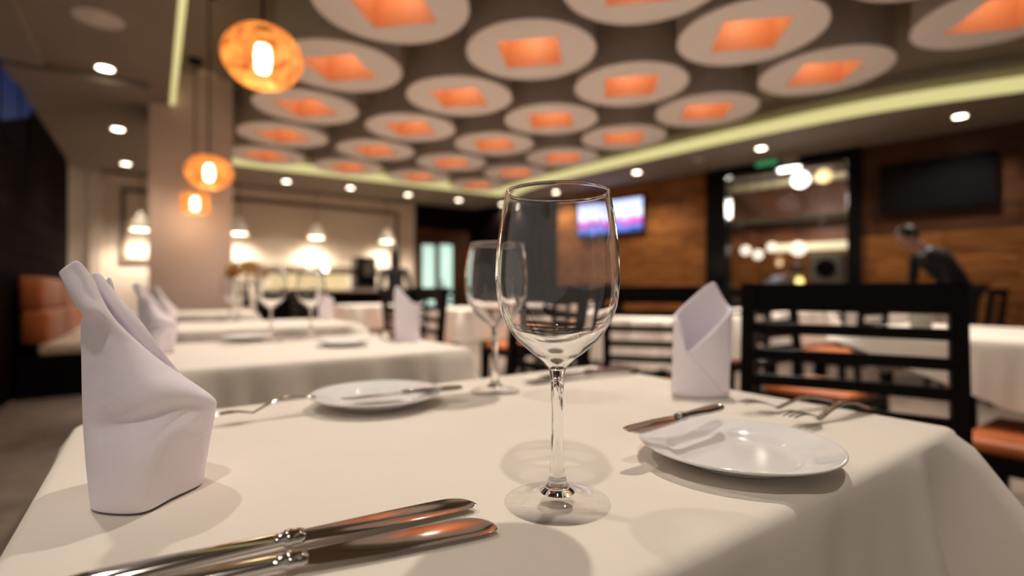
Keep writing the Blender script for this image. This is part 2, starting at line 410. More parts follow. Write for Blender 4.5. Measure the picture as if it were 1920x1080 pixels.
# lower bulkhead step along the left wall and a cross beam at the column
struct(room_obj('trim_3', bx(U_LEFT+.005, U_LEFT+.26, V_NEAR, 5.3, ZS-0.055, ZS-0.001, 0.004), M['soffit']))
struct(room_obj('trim_4', bx(U_LEFT+.005, -0.02, 5.38, 5.75, ZS-0.07, ZS-0.001, 0.004), M['soffit']))
# back wall : beige part, pilasters, then dark part with the door
wb = struct(room_obj('wall_back', bx(U_LEFT-.3, 4.36, V_BACK, V_BACK+.15, 0, ZS), M['beige']))
for uu, ww in ((-0.78, .16), (4.22, .14)):
    obj('pilaster', bx(uu, uu+ww, V_BACK-.07, V_BACK-.001, 0, ZS-.005, 0.01), M['beige'], wb)
obj('cornice', bx(-.6, 4.2, V_BACK-.10, V_BACK-.001, ZS-.16, ZS-.03, 0.02), M['beige'], wb)
wb2 = struct(room_obj('wall_back.001', bx(4.36, 6.1, V_BACK+.02, V_BACK+.15, 0, ZS), M['blackm']))
for k in range(6): obj('panel', bx(4.37+k*.28, 4.64+k*.28, V_BACK-.005, V_BACK+.019, 2.15, ZS-.01, 0.004), M['wood_dark'], wb2)
# picture-frame mouldings (two large framed panels) on the beige wall
def frame(u0, u1, z0, z1, label):
    t = thing('wall_frame', label, 'frame', UV(u0, V_BACK-.001, z0), ROOM_ROT)
    W_, H_ = u1-u0, z1-z0
    obj('backing', bx(.06, W_-.06, -.015, 0, .06, H_-.06), M['beige'], t)
    for a_ in ((0, W_, 0, .07), (0, W_, H_-.07, H_), (0, .07, .07, H_-.07), (W_-.07, W_, .07, H_-.07)):
        obj('rail', bx(a_[0], a_[1], -.05, 0, a_[2], a_[3], .008), M['framew'], t)
    return t
def hitback(px, v=V_BACK):
    a_ = ray(px); Y = v/(EV.y+EV.x*a_); X = a_*Y; return X*EU.x+Y*EU.y, Y
u1_, _ = hitback(300); u0_, Y_ = hitback(226); frame(u0_, u1_, CZ+.46*Y_/8.2, CZ+(HOR-352)/F*Y_, 'tall taupe frame on the beige wall left of the column')
u0_, Ya = hitback(380); u1_, Yb = hitback(746); frame(u0_, u1_, 1.28, CZ+(HOR-398)/F*Yb, 'wide taupe frame on the beige back wall behind the cone lamps')
# door in the dark part
d = struct(room_obj('door_1', bx(0, 1, 0, .01, 0, .01), M['wood_mid']))
bpy.data.meshes.remove(d.data); u0_, Yd = hitback(782); u1_, _ = hitback(868)
DH = CZ+(HOR-436)/F*Yd
d = struct(link('door_1', tomesh('door_1', bx(u0_, u1_, V_BACK-.05, V_BACK-.006, 0, DH, .006)), M['wood_mid'])); d.rotation_euler = (0, 0, ROOM_ROT)
for pa, pb in ((790, 812), (823, 845)):
    ua, Yp = hitback(pa); ub_, _ = hitback(pb)
    g = obj('door_pane', bx(ua, ub_, V_BACK-.062, V_BACK-.051, .55, CZ+(HOR-459)/F*Yp), M['doorglass'], d)
obj('door_handle', bx((u0_+u1_)/2-.015, (u0_+u1_)/2+.015, V_BACK-.12, V_BACK-.063, .95, 1.15, .008), M['grey'], d)
obj('door_frame', box(box(bx(u0_-.09, u0_-.002, V_BACK-.07, V_BACK-.005, 0, DH+.09), u1_+.002, u1_+.09, V_BACK-.07, V_BACK-.005, 0, DH+.09), u0_-.001, u1_+.001, V_BACK-.07, V_BACK-.005, DH+.002, DH+.09), M['wood_mid'], d)
# right wall: straight, at an angle to the room axes
A0 = UV(wall_u(V_BACK), V_BACK); A1 = UV(wall_u(-.6), -.6)
WD = (A1-A0).normalized(); WL = (A1-A0).length; WN = Vector((WD.y, -WD.x, 0))   # outward normal candidate
if WN.dot(A0) < 0: WN = -WN
WROT = math.atan2(WD.y, WD.x)                    # local x along the wall, local y = ?
WY = Vector((-WD.y, WD.x, 0)); SGN = 1 if WY.dot(WN) > 0 else -1   # +y local is outward when SGN=1
def hitw(px):
    a_ = ray(px)                                 # A0+s*WD on ray x=a*y
    s = (a_*A0.y-A0.x)/(WD.x-a_*WD.y); p = A0+WD*s
    return s, p.y
def wz(px, py): s, Y = hitw(px); return CZ+(HOR-py)/F*Y
def wall_obj(name, bm, m, parent=None, smooth=False):
    o = obj(name, bm, m, parent, smooth)
    if parent is None: o.location = A0; o.rotation_euler = (0, 0, WROT)
    return o
def wbx(s0, s1, d0, d1, z0, z1, bev=0.0):        # d = distance into the room from the wall line
    y0, y1 = sorted((-SGN*d0, -SGN*d1)); return bx(s0, s1, y0, y1, z0, z1, bev)
sW0, YW0 = hitw(1326); sW1, YW1 = hitw(1606)
WZ1 = wz(1600, 293); WZ0 = 0.62
bm = wbx(-.3, sW0, -.15, -.02, 0, ZS); box(bm, sW1, WL, *sorted((SGN*.15, SGN*.02)), 0, ZS)
box(bm, sW0, sW1, *sorted((SGN*.15, SGN*.02)), 0, WZ0); box(bm, sW0, sW1, *sorted((SGN*.15, SGN*.02)), WZ1, ZS)
wr = struct(wall_obj('wall_right', bm, M['blackm']))
sDark = hitw(1045)[0]
ph = 0.262
pls = {}
def panel(s0, s1, z0, z1, m):
    key = (round(s1-s0, 2), round(z1-z0, 3), m)
    if key not in pls:
        pls[key] = tomesh('wood_panel', wbx(.003, s1-s0-.003, 0, -.018, .003, z1-z0-.003, .002)); pls[key].materials.append(M[m])
    link('wood_panel', pls[key], None, wr, (s0, 0, z0))
for iz in range(11):
    z0 = iz*ph; z1 = min(z0+ph, ZS-.01)
    if z1-z0 < .05: continue
    s = 0.0
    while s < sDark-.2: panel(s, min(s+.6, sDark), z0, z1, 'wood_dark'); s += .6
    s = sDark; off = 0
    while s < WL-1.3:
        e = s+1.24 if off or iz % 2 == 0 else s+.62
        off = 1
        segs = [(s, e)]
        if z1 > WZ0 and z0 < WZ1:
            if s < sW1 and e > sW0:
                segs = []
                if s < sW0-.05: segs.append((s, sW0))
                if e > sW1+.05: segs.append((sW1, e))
        for a_, b_ in segs: panel(a_, b_, z0, z1, 'wood' if a_ < sW0-.01 or z1 < 1.75 else 'wood_mid')  # upper panels right of the window use darker wood, painting in the shade
        s = e
struct(wall_obj('baseboard_right', wbx(0, sW0, 0, .03, 0, .12, .006), M['wood_dark']))
# black framed window to the bar room behind
wn = struct(wall_obj('window_2', wbx(sW0, sW0+.30, -.16, .06, 0.5, WZ1+.10, .006), M['black']))
obj('frame', wbx(sW1-.09, sW1+.06, -.16, .06, .5, WZ1+.10, .006), M['black'], wn)
obj('frame', wbx(sW0+.301, sW1-.091, -.16, .06, WZ1-.03, WZ1+.10, .006), M['black'], wn)
obj('sill', wbx(sW0+.301, sW1-.091, -.16, .06, .5, WZ0+.02, .006), M['black'], wn)
obj('pane', wbx(sW0+.302, sW1-.092, -.06, -.052, WZ0+.021, WZ1-.031), M['pane'], wn)
# the bar room behind the window
BD = 2.6
bw = struct(wall_obj('wall_bar', wbx(sW0-1.8, sW1+1.2, -BD-.1, -BD, 0, 3.2), M['wood_mid']))
for k in range(6): obj('wood_panel', wbx(sW0-1.8+k*.85, sW0-.96+k*.85, -BD+.001, -BD+.02, .9, 2.05, .004), M['wood'], bw)
struct(wall_obj('floor_bar', wbx(sW0-1.8, sW1+1.2, -BD, -.2, -.05, 0), M['floor']))
struct(wall_obj('ceiling_bar', wbx(sW0-1.8, sW1+1.2, -BD, -.2, 2.95, 3.05), M['soffit']))
def inbar(px, py, dd):                           # point seen at (px,py) on a plane dd metres behind the wall line
    A = A0+WN*dd; a_ = ray(px); s = (a_*A.y-A.x)/(WD.x-a_*WD.y); p = A+WD*s
    return Vector((p.x, p.y, CZ+(HOR-py)/F*p.y))
def shelf(px0, px1, py0, py1, dd, name, label, cat, m):
    p0 = inbar(px0, py1, dd); p1 = inbar(px1, py0, dd); L = ((p1-p0).xy).length
    o = obj(name, bx(0, L, -.12, .12, 0, max(.05, p1.z-p0.z), .01), m); o.location = p0; o.rotation_euler = (0, 0, WROT); tag(o, label, cat); return o
shelf(1362, 1590, 322, 362, 2.35, 'lit_soffit_band', 'pale lit soffit band in the bar behind the black window', 'soffit band', mat('lit_soffit_paint', (.50, .44, .28, 1), var=.2))  # lit soffit band as a box, its light put into the pale colour
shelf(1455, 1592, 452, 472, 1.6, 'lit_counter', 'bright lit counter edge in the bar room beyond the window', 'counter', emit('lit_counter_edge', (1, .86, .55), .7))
shelf(1360, 1585, 400, 428, 2.2, 'bar_shelf', 'dark bar shelf on the brown wall beyond the black window', 'shelf', M['blackm'])
def globe(px, py, dd, r, label, m, grp=None, cord=True):
    p = inbar(px, py, dd); t = thing('globe_lamp', label, 'lamp', p, 0, grp)
    obj('globe', lathe(profpts([(0, -r), (r*.75, -r*.65), (r, 0), (r*.72, r*.7), (.02, r)], 4), 20), m, t, True)
    if cord: obj('cord', lathe([(.006, r), (.006, 2.95-p.z), (0, 2.95-p.z)], 8), M['blackm'], t)
M['globe'] = emit('frosted_globe', (1, .84, .66), 1.1); M['globe_hot'] = emit('white_spot', (1, .95, .88), 3)
globe(1398, 470, .9, .075, 'left globe of the three cream pendant globes behind the black window', M['globe'], 'three pendant globes in the bar')
globe(1421, 478, .9, .075, 'lowest middle globe of the three cream pendant globes behind the window', M['globe'], 'three pendant globes in the bar')
globe(1447, 464, .9, .075, 'right globe of the three cream pendant globes behind the window', M['globe'], 'three pendant globes in the bar')
globe(1501, 337, 1.0, .12, 'large white glowing lamp high behind the black window', M['globe_hot'])
globe(1545, 330, 1.8, .11, 'amber glowing lamp high at the right of the window', emit('amber_globe', (1, .72, .36), 1.0))
globe(1499, 527, .5, .055, 'small yellow lamp low behind the window beside the speaker', emit('yellow_globe', (1, .75, .25), 1.6), None, False)
globe(1497, 467, 1.2, .11, 'warm white bowl lamp over the lit bar counter', emit('bowl_lamp', (1, .85, .65), 1.2))
p = inbar(1553, 531, .5); t = thing('speaker', 'grey box speaker with dark round cone behind the window right side', 'speaker', p, WROT)
obj('cabinet', bx(-.19, .19, -.15, .15, 0, .40, .02), M['grey'], t)
ys = -SGN*.152
c_ = obj('cone', lathe([(0, .0), (.06, .004), (.10, .02), (.12, .022), (.12, 0)], 28), M['black'], t, True); c_.location = (0, ys, .20); c_.rotation_euler = (R(90)*SGN, 0, 0)
t = thing('bar_counter', 'dark bar counter standing beyond the black framed window', 'counter', inbar(1340, 545, 1.75)*1.0, WROT); t.location.z = 0
obj('body', bx(0, 3.2, -.3, .6, 0, .86, .01), M['blackm'], t); obj('worktop', bx(-.03, 3.25, -.34, .64, .861, .9, .01), M['black'], t)
lamp_point('bar_light', inbar(1480, 380, 1.3), 45, WARM, .15)
# televisions
def tv(pxa, pxb, pyt_a, pyt_b, pyb_a, label, m, d0=.05):
    s0, Y0 = hitw(pxa); s1, Y1 = hitw(pxb); z1 = (wz(pxa, pyt_a)+wz(pxb, pyt_b))/2; z0 = wz(pxa, pyb_a)
    t = thing('television', label, 'television', A0+WD*s0+Vector((0, 0, z0)), WROT); L = s1-s0; H = z1-z0
    cs = obj('case', wbx(0, L, .022, .08, 0, H, .01), M['black'], t)
    obj('screen', wbx(.03, L-.03, .081, .084, .03, H-.03), m, cs); obj('bracket', wbx(L/2-.15, L/2+.15, .0185, .0215, H/2-.1, H/2+.1), M['blackm'], t)
tv(1094, 1212, 385, 365, 446, 'glowing flat television with blue-white and magenta picture on wood wall', M['screen'])
tv(1650, 1872, 312, 287, 404, 'large switched-off black television on the wood wall at right', M['black'])
# exit sign, blank as in the blur
s_, Y_ = hitw(1440); o = wall_obj('exit_sign', wbx(0, .28, .02, .07, 0, .14, .008), M['green']); o.location = A0+WD*(s_-.14)+Vector((0, 0, wz(1440, 312))); tag(o, 'small green exit sign above the black framed window', 'sign')
s_, Y_ = hitw(1468); o = wall_obj('wall_sensor', wbx(0, .22, .02, .06, 0, .12, .01), M['trim']); o.location = A0+WD*(s_)+Vector((0, 0, wz(1468, 312))); tag(o, 'pale box beside the green exit sign', 'sensor')
# column
cp = P(278, 190, HS*F/(545-190)); cu = cp.xy.dot(EU.xy); cv = cp.xy.dot(EV.xy)
cl = struct(room_obj('wall_column', bx(cu, cu+.70, cv, cv+.70, 0, ZR, .006), M['column']))
obj('base_trim', bx(cu-.015, cu+.715, cv-.015, cv+.715, 0, .12, .006), M['wood_dark'], cl)
# ------------------------------------------------------------------ recessed downlights
def downlight(px, py, label, lit=True, r=.055, power=P_DOWN, z=ZS, cone=98):
    Y = (z-CZ)*F/(HOR-py); p = Vector((ray(px)*Y, Y, z))
    return downlight_at(p, label, lit, r, power, cone)
def downlight_at(p, label, lit=True, r=.055, power=P_DOWN, cone=98):
    t = thing('downlight', label, 'downlight', p, 0)
    obj('trim_ring', lathe([(r, -.001), (r+.002, -.006), (r+.018, -.004), (r+.02, 0)], 28), M['trim'], t, True)
    obj('lens', lathe([(0, -.004), (r, -.002)], 24), M['lamp'] if lit else M['trim'], t, True)
    if lit: lamp_point('downlight_beam', (0, 0, -.03), power, WARM, .03, t, cone, .7)
    return t
for px, py, lb in ((197, 128, 'nearest lit recessed downlight on the left soffit'), (221, 242, 'middle lit recessed downlight on the left soffit'),
                   (236, 307, 'farthest lit recessed downlight on the left soffit beside the column'),
                   (537, 340, 'leftmost downlight on the far soffit above the wide wall frame'), (657, 352, 'second downlight from the left on the far soffit'),
                   (765, 365, 'third downlight from the left on the far soffit'), (860, 375, 'fourth downlight from the left on the far soffit'),
                   (942, 383, 'downlight in the far corner soffit at the wine glass left edge'), (1042, 360, 'downlight on the right soffit seen through the big wine glass rim'),
                   (1194, 323, 'downlight on the right soffit above the glowing television'), (1427, 278, 'downlight on the right soffit above the exit sign'),
                   (1800, 218, 'nearest downlight on the right soffit above the dark television')):
    downlight(px, py, lb, power=P_DOWN*(1.5 if px > 940 else .9 if px > 300 else .8), cone=135 if px > 940 else 98)
downlight(185, 35, 'round white unlit ceiling speaker on the left soffit', False, .12)
downlight(1310, 300, 'round unlit fitting on the right soffit', False, .05)
downlight(390, 140, 'small round unlit fitting on the recess ceiling near the column', False, .07, z=ZR-.002)
for u_, v_, lb in ((-.33, 1.45, 'lit downlight on the left soffit over the front table'), (-.33, -.42, 'lit downlight on the left soffit behind the front table'), (-.33, 3.33, 'lit downlight on the left soffit between front tables')):
    downlight_at(UV(u_, v_, ZS), lb, True, .055, P_DOWN*.9)
# ------------------------------------------------------------------ drums
SP = .6125*HD; DR = .268*HD; HO = .123*HD; HH = ZR-CZ-HD
def drum_meshes():
    n = 64
    shell = lathe([(DR, 0.012), (DR+.0, HH)], n); shell = tomesh('drum_shell', shell, True)
    bm = bmesh.new()
    # face: circle to square ring
    ang = [2*PI*i/n for i in range(n)]
    def sq(a): # square rotated 45 degrees to the lattice
        c, s = math.cos(a), math.sin(a); k = HO/max(abs(c), abs(s)); return Vector((c*k, s*k, 0))
    rot = R(45)
    o2 = [bm.verts.new((DR*math.cos(a+rot), DR*math.sin(a+rot), .012)) for a in ang]
    o1 = [bm.verts.new(((DR+.006)*math.cos(a+rot), (DR+.006)*math.sin(a+rot), .004)) for a in ang]
    o0 = [bm.verts.new((DR*math.cos(a+rot), DR*math.sin(a+rot), 0)) for a in ang]
    Q = Matrix.Rotation(rot, 3, 'Z')
    i0 = [bm.verts.new(Q @ sq(a)) for a in ang]
    for A, B in ((o2, o1), (o1, o0), (o0, i0)):
        for i in range(n): bm.faces.new((A[i], A[(i+1) % n], B[(i+1) % n], B[i]))
    face = tomesh('face_ring', bm)
    bm = bmesh.new()
    cs = [Q @ Vector((x*HO, y*HO, 0)) for x, y in ((1, 1), (-1, 1), (-1, -1), (1, -1))]
    a = [bm.verts.new(p) for p in cs]; b = [bm.verts.new(p+Vector((0, 0, HH-.03))) for p in cs]
    for i in range(4): bm.faces.new((a[i], b[i], b[(i+1) % 4], a[(i+1) % 4]))
    bm.faces.new(b)
    box_ = tomesh('copper_recess', bm)
    return shell, face, box_
sh, fc, bx_ = drum_meshes(); sh.materials.append(M['shell']); fc.materials.append(M['face']); bx_.materials.append(M['copper'])
lampm = tomesh('lamp', lathe([(0, -.03), (.04, -.025), (.05, 0), (0, .0)], 16), True); lampm.materials.append(M['lamp_dim'])
COLN = ['column beside left cove', 'second column from left cove', 'second column from right cove', 'column beside right cove']
def drum(j, k):
    rowname = ORD[5-k]+' row from far end' if k < 5 else 'farthest row'
    seen = not ((j == 0 and k < 1) or (j == 1 and k < 0))
    lb = 'white-faced ceiling drum, '+COLN[j]+', '+rowname
    t = thing('ceiling_drum', lb, 'ceiling drum', UV(.69*HD+j*SP, 1.11*HD+k*SP, CZ+HD), ROOM_ROT, 'ceiling drums in the recess')
    link('drum_shell', sh, None, t); link('face_ring', fc, None, t); cr_ = link('copper_recess', bx_, None, t)
    l_ = link('lamp', lampm, None, cr_, (0, 0, HH-.035))
    lamp_point('drum_light', (0, 0, HH-.13), P_DRUM*.015, (1, .86, .70), .035, t); lamp_point('drum_spot', (0, 0, HH-.14), P_DRUM, WARM, .035, t, 76, .5)
for j, k0 in ((0, -1), (1, -1), (2, -1), (3, -1)):
    for k in range(k0, 6): drum(j, k)
# ------------------------------------------------------------------ pendants
def pendant(px, py, Y, r, label, cyl=False):
    p = P(px, py, Y); t = thing('pendant_lamp', label, 'pendant lamp', p, 0, 'pendant lamps in a row by the column')
    if cyl: pr = profpts([(.03, -.095), (.09, -.09), (.115, -.07), (.118, .0), (.115, .07), (.09, .09), (.03, .095)], 3)
    else: pr = profpts([(.03, -r*.80), (r*.62, -r*.66), (r*.97, -r*.22), (r*.97, r*.22), (r*.62, r*.66), (.03, r*.8)], 5)
    s = obj('shade', lathe(pr, 40), M['woven'], t, True)
    # glowing bulb showing through the open lower side of the shade
    b = obj('bulb', lathe(profpts([(0, -r*.42), (r*.16, -r*.36), (r*.2, 0), (r*.16, r*.3), (0, r*.36)], 4), 20), M['bulb'], t, True)
    to_cam = (Vector((0, 0, CZ))-p).normalized()
    obj('cord', lathe([(.006, r*.78), (.006, ZR-p.z-.02), (0, ZR-p.z-.02)], 8), M['blackm'], t)
    obj('canopy', lathe([(0, ZR-p.z-.03), (.06, ZR-p.z-.03), (.06, ZR-p.z-.001), (0, ZR-p.z-.001)], 24), M['blackm'], t)
    lamp_point('pendant_glow', (0, 0, -r*.95), 1.8, (1, .72, .42), .08, t)
    return t
pendant(493, 108, 2.05, .150, 'nearest amber woven globe pendant lamp hanging upper left')
pendant(392, 323, 3.65, .152, 'second amber woven globe pendant hanging before the column')
pendant(366, 381, 4.75, .150, 'farthest amber drum-shaped pendant close to the column face', True)
# cone lamps at the back wall
def cone(px, py, label):
    u_, Y = hitback(px, 9.40); p = P(px, py, Y)
    t = thing('cone_lamp', label, 'pendant lamp', p, 0, 'white cone lamps along the back wall')
    obj('shade', lathe(profpts([(.145, -.06), (.135, .0), (.09, .09), (.05, .16), (.03, .22)], 3), 28), M['shade'], t, True)
    obj('bulb', lathe([(0, -.055), (.13, -.052), (.12, -.03), (0, -.03)], 24), M['lamp'], t, True)
    obj('cord', lathe([(.006, .2), (.006, ZS-p.z), (0, ZS-p.z)], 8), M['blackm'], t)
    lamp_point('cone_light', (0, 0, -.08), P_CONE, WARM, .05, t, 150, .8)
cone(264, 424, 'white cone lamp before the tall frame left of the column')
cone(447, 432, 'white cone lamp just right of the column at the back wall')
cone(593, 440, 'white cone lamp in the middle of the wide back frame')
cone(725, 448, 'rightmost white cone lamp at the wide back frame')
# ------------------------------------------------------------------ tables
TU, TV = .405, .292
def cloth_mesh(name, seed, drop=.33, skew=False):
    rnd = random.Random(seed)
    per = []      # perimeter points with outward normals, corner amount and arclength
    rc = .012
    def arc(cx, cy, a0):
        for i in range(9):
            a = a0+R(90)*i/8; per.append((Vector((cx+rc*math.cos(a), cy+rc*math.sin(a), 0)), Vector((math.cos(a), math.sin(a), 0))))
    def seg(p, q, nrm, n):
        for i in range(1, n): per.append((p.lerp(q, i/n), nrm))
    a_, b_ = TU-rc, TV-rc
    arc(a_, b_, 0); seg(Vector((a_, TV, 0)), Vector((-a_, TV, 0)), Vector((0, 1, 0)), 56)
    arc(-a_, b_, R(90)); seg(Vector((-TU, b_, 0)), Vector((-TU, -b_, 0)), Vector((-1, 0, 0)), 42)
    arc(-a_, -b_, R(180)); seg(Vector((-a_, -TV, 0)), Vector((a_, -TV, 0)), Vector((0, -1, 0)), 56)
    arc(a_, -b_, R(270)); seg(Vector((TU, -b_, 0)), Vector((TU, b_, 0)), Vector((1, 0, 0)), 42)
    n = len(per); bm = bmesh.new()
    cor = [Vector((sx*TU, sy*TV, 0)) for sx in (1, -1) for sy in (1, -1)]
    ph = [rnd.uniform(0, 6.28) for _ in range(6)]
    arcs = [0]; 
    for i in range(1, n): arcs.append(arcs[-1]+(per[i][0]-per[i-1][0]).length)
    rows = []
    levels = [(-.010, 0), (-.006, -.0009), (-.002, -.0036), (0.0005, -.008)]+[(None, -.008-d) for d in (.012, .028, .05, .08, .115, .15, .19, .23, .27, .30, drop) if d <= drop]
    for off, z in levels:
        ring = []
        for i, (p, nr) in enumerate(per):
            dc = min((p-c).length for c in cor)
            if off is not None: q = p+nr*off
            else:
                dd = -z; f = dd/drop
                dA = (p-cor[1]).length; flare = .005*f+.10*dd*math.exp(-(dc/.06)**2)+0.34*dd*math.exp(-(dA/.05)**2)+.10*dd*math.exp(-(dA/.16)**2)
                s = arcs[i]
                fold = (.013*math.sin(s*31+ph[0])+.008*math.sin(s*57+ph[1])+.005*math.sin(s*97+ph[2]))*min(1, dd/.12)*(0.45+.9*math.exp(-(dc/.2)**2))
                if skew: fold *= min(1, .10+(p-Vector((-TU, TV, 0))).length/.55)**3
                q = p+nr*(flare+max(fold, -.018)+.002)
            kz = min(1, .10+(p-Vector((-TU, TV, 0))).length/.55) if skew and z < -.008 else 1   # a cloth lying askew drops less at one corner
            ring.append(bm.verts.new((q.x, q.y, -.008+(z+.008)*kz if kz < 1 else z)))
        rows.append(ring)
    for A, B in zip(rows, rows[1:]):
        for i in range(n): bm.faces.new((A[i], A[(i+1) % n], B[(i+1) % n], B[i]))
    # top as a grid-free ngon fan of rings, with slight relief
    prev = rows[0]
    for sc in (.93, .8, .6, .35):
        ring = [bm.verts.new((v.co.x*sc, v.co.y*sc, .0005*math.sin(v.co.x*sc*19+ph[3])*math.sin(v.co.y*sc*23+ph[4]))) for v in rows[0]]
        for i in range(n): bm.faces.new((ring[i], ring[(i+1) % n], prev[(i+1) % n], prev[i]))
        prev = ring
    c = bm.verts.new((0, 0, 0))
    for i in range(n): bm.faces.new((c, prev[i], prev[(i+1) % n]))
    return tomesh(name, bm, True)
cm1 = cloth_mesh('tablecloth', 3); cm1.materials.append(M['cloth'])
cm2 = cloth_mesh('tablecloth', 11, .25); cm2.materials.append(M['cloth'])
cm5 = cloth_mesh('tablecloth', 31, .20, True); cm5.materials.append(M['cloth'])
cm3 = cloth_mesh('tablecloth', 23, .25); cm3.materials.append(M['cloth'])
def make_table(c, label, clabel, rz, cm, first=None):
    if first is None:
        t = thing('dining_table', label, 'table', (c.x, c.y, 0), rz, None)
        obj('tabletop', bx(-TU+.008, TU-.008, -TV+.008, TV-.008, .705, .745, .003), M['chair'], t)
        obj('pedestal', lathe(profpts([(.06, .018), (.035, .06), (.032, .35), (.034, .64), (.09, .703)], 4)+[(0, .704)], 24), M['chair'], t, True)
        obj('base_plate', bx(-.165, .165, -.165, .165, 0, .017, .006), M['chair'], t)
    else: t = dup(first, (c.x, c.y, 0), rz, label)
    k = link('tablecloth', cm, None, None, (c.x, c.y, .75)); k.rotation_euler = (0, 0, rz); k.cycles.is_caustics_receiver = True
    tag(k, clabel, 'tablecloth')
    return t, k
c1 = Vector((-.001, .577, 0))
tab1, _k = make_table(c1, 'dining table under the cream cloth in the foreground', 'cream tablecloth on the foreground table under the big wine glass', ROOM_ROT, cm1)
corner2 = T(884, 652); c2 = corner2.xy.to_3d()-EU*.36+EV*TV
corner3 = T(682, 607); c3 = corner3.xy.to_3d()-EU*TU+EV*TV
corner4 = T(484, 586); c4 = corner4.xy.to_3d()-EU*TU+EV*TV
c5 = UV(2.52, .60)
TABS = [(c2, 'dining table under the second cloth, left behind the foreground table', 'cream tablecloth on the second table behind the tall napkin'),
        (c3, 'dining table in the third row, behind the second table', 'cream tablecloth on the third table beyond the two blurred glasses'),
        (c4, 'dining table standing in front of the column', 'cream tablecloth on the table at the foot of the column'),
        (c5, 'dining table at the right frame edge beside the black chair', 'cream tablecloth on the table at the right frame edge'),
        (Vector((.92, 3.15, 0)), 'dining table behind the chair seen right of the wine glass', 'cream tablecloth on the table seen through the middle slat chair'),
        (Vector((2.05, 4.1, 0)), 'dining table under the black window, left one', 'cream tablecloth on the table below the globe lamps'),
        (Vector((3.5, 4.75, 0)), 'dining table before the bending waiter', 'cream tablecloth on the table before the bending waiter'),
        (Vector((-.25, 4.6, 0)), 'dining table seen left of the wine glass in the mid room', 'cream tablecloth on the mid-room table behind the second wine glass'),
        (Vector((-1.45, 5.6, 0)), 'dining table near the dark-haired woman', 'cream tablecloth on the table near the dark-haired woman'),
        (Vector((.55, 6.0, 0)), 'dining table far back below the glowing television', 'cream tablecloth on the far table below the glowing television')]
for i, (c, la, lb) in enumerate(TABS):
    t, k = make_table(c, la, lb, ROOM_ROT, cm5 if i == 3 else cm2 if i % 2 else cm3, tab1)
    if i == 0: t.scale.x = k.scale.x = .36/TU      # the second table is a little shorter
# ------------------------------------------------------------------ chairs
def make_chair(label):
    t = thing('dining_chair', label, 'chair', (0, 0, 0))
    hw = .205
    def rake(z): return -.19-.0-(max(0, z-.45))*.10
    def post(sx):
        secs = []
        for z in (0, .2, .45, .7, .92):
            y = rake(z) if z >= .45 else -.19-(.45-z)*.08
            secs.append([Vector((sx*hw+dx, y+dy, z)) for dx, dy in ((-.0155, -.017), (.0155, -.017), (.0155, .017), (-.0155, .017))])
        return loft(bmesh.new(), secs)
    for sx in (-1, 1): obj('back_post', post(sx), M['chair'], t)
    def slat(z0, z1, th=.008):
        secs = []
        n = 8
        for i in range(n+1):
            x = -hw+.014+(2*hw-.028)*i/n; bow = -.014*(1-((x/hw)**2))
            y0 = rake(z0)+bow; y1 = rake(z1)+bow
            secs.append([Vector((x, y0-th, z0)), Vector((x, y0+th, z0)), Vector((x, y1+th, z1)), Vector((x, y1-th, z1))])
        return loft(bmesh.new(), secs)
    obj('top_rail', slat(.851, .919, .010), M['chair'], t)
    for k in range(5):
        z1 = .820-k*.0635; obj('slat', slat(z1-.026, z1), M['chair'], t)
    obj('seat_frame', box(box(box(bx(-hw+.016, hw-.016, -.2, -.175, .385, .43), -hw, hw, .17, .195, .385, .43), -hw, -hw+.025, -.174, .169, .385, .43), hw-.025, hw, -.174, .169, .385, .43), M['chair'], t)
    for sx in (-1, 1): obj('front_leg', loft(bmesh.new(), [[Vector((sx*(hw-.02)+dx*r, .18+dy*r, z)) for dx, dy in ((-1, -1), (1, -1), (1, 1), (-1, 1))] for z, r in ((0, .013), (.384, .019))]), M['chair'], t)
    st = bx(-hw+.005, hw-.005, -.165, .2, .431, .475, .016); obj('seat', st, M['rust'], t, True)
    return t
def face(Fv): return math.atan2(-Fv.x, Fv.y)
def chair_at(back, Fv, label, first):
    Fv = Fv.normalized(); c = back+Fv*.215
    if first is None:
        t = make_chair(label); t.location = (c.x, c.y, 0); t.rotation_euler = (0, 0, face(Fv)); return t
    return dup(first, (c.x, c.y, 0), face(Fv), label, None)
V2 = lambda x, y: Vector((x, y, 0))
ch = chair_at(V2(.772, 1.19), V2(-.52, -.85), 'large black ladder-back chair with open slats right behind the foreground table', None)
def by(c, d): return c+d*((TU if abs(d.dot(EU)) > .5 else TV)+.44), -d
T6, T7, T8, T9, T10, T11 = [q[0] for q in TABS[4:]]
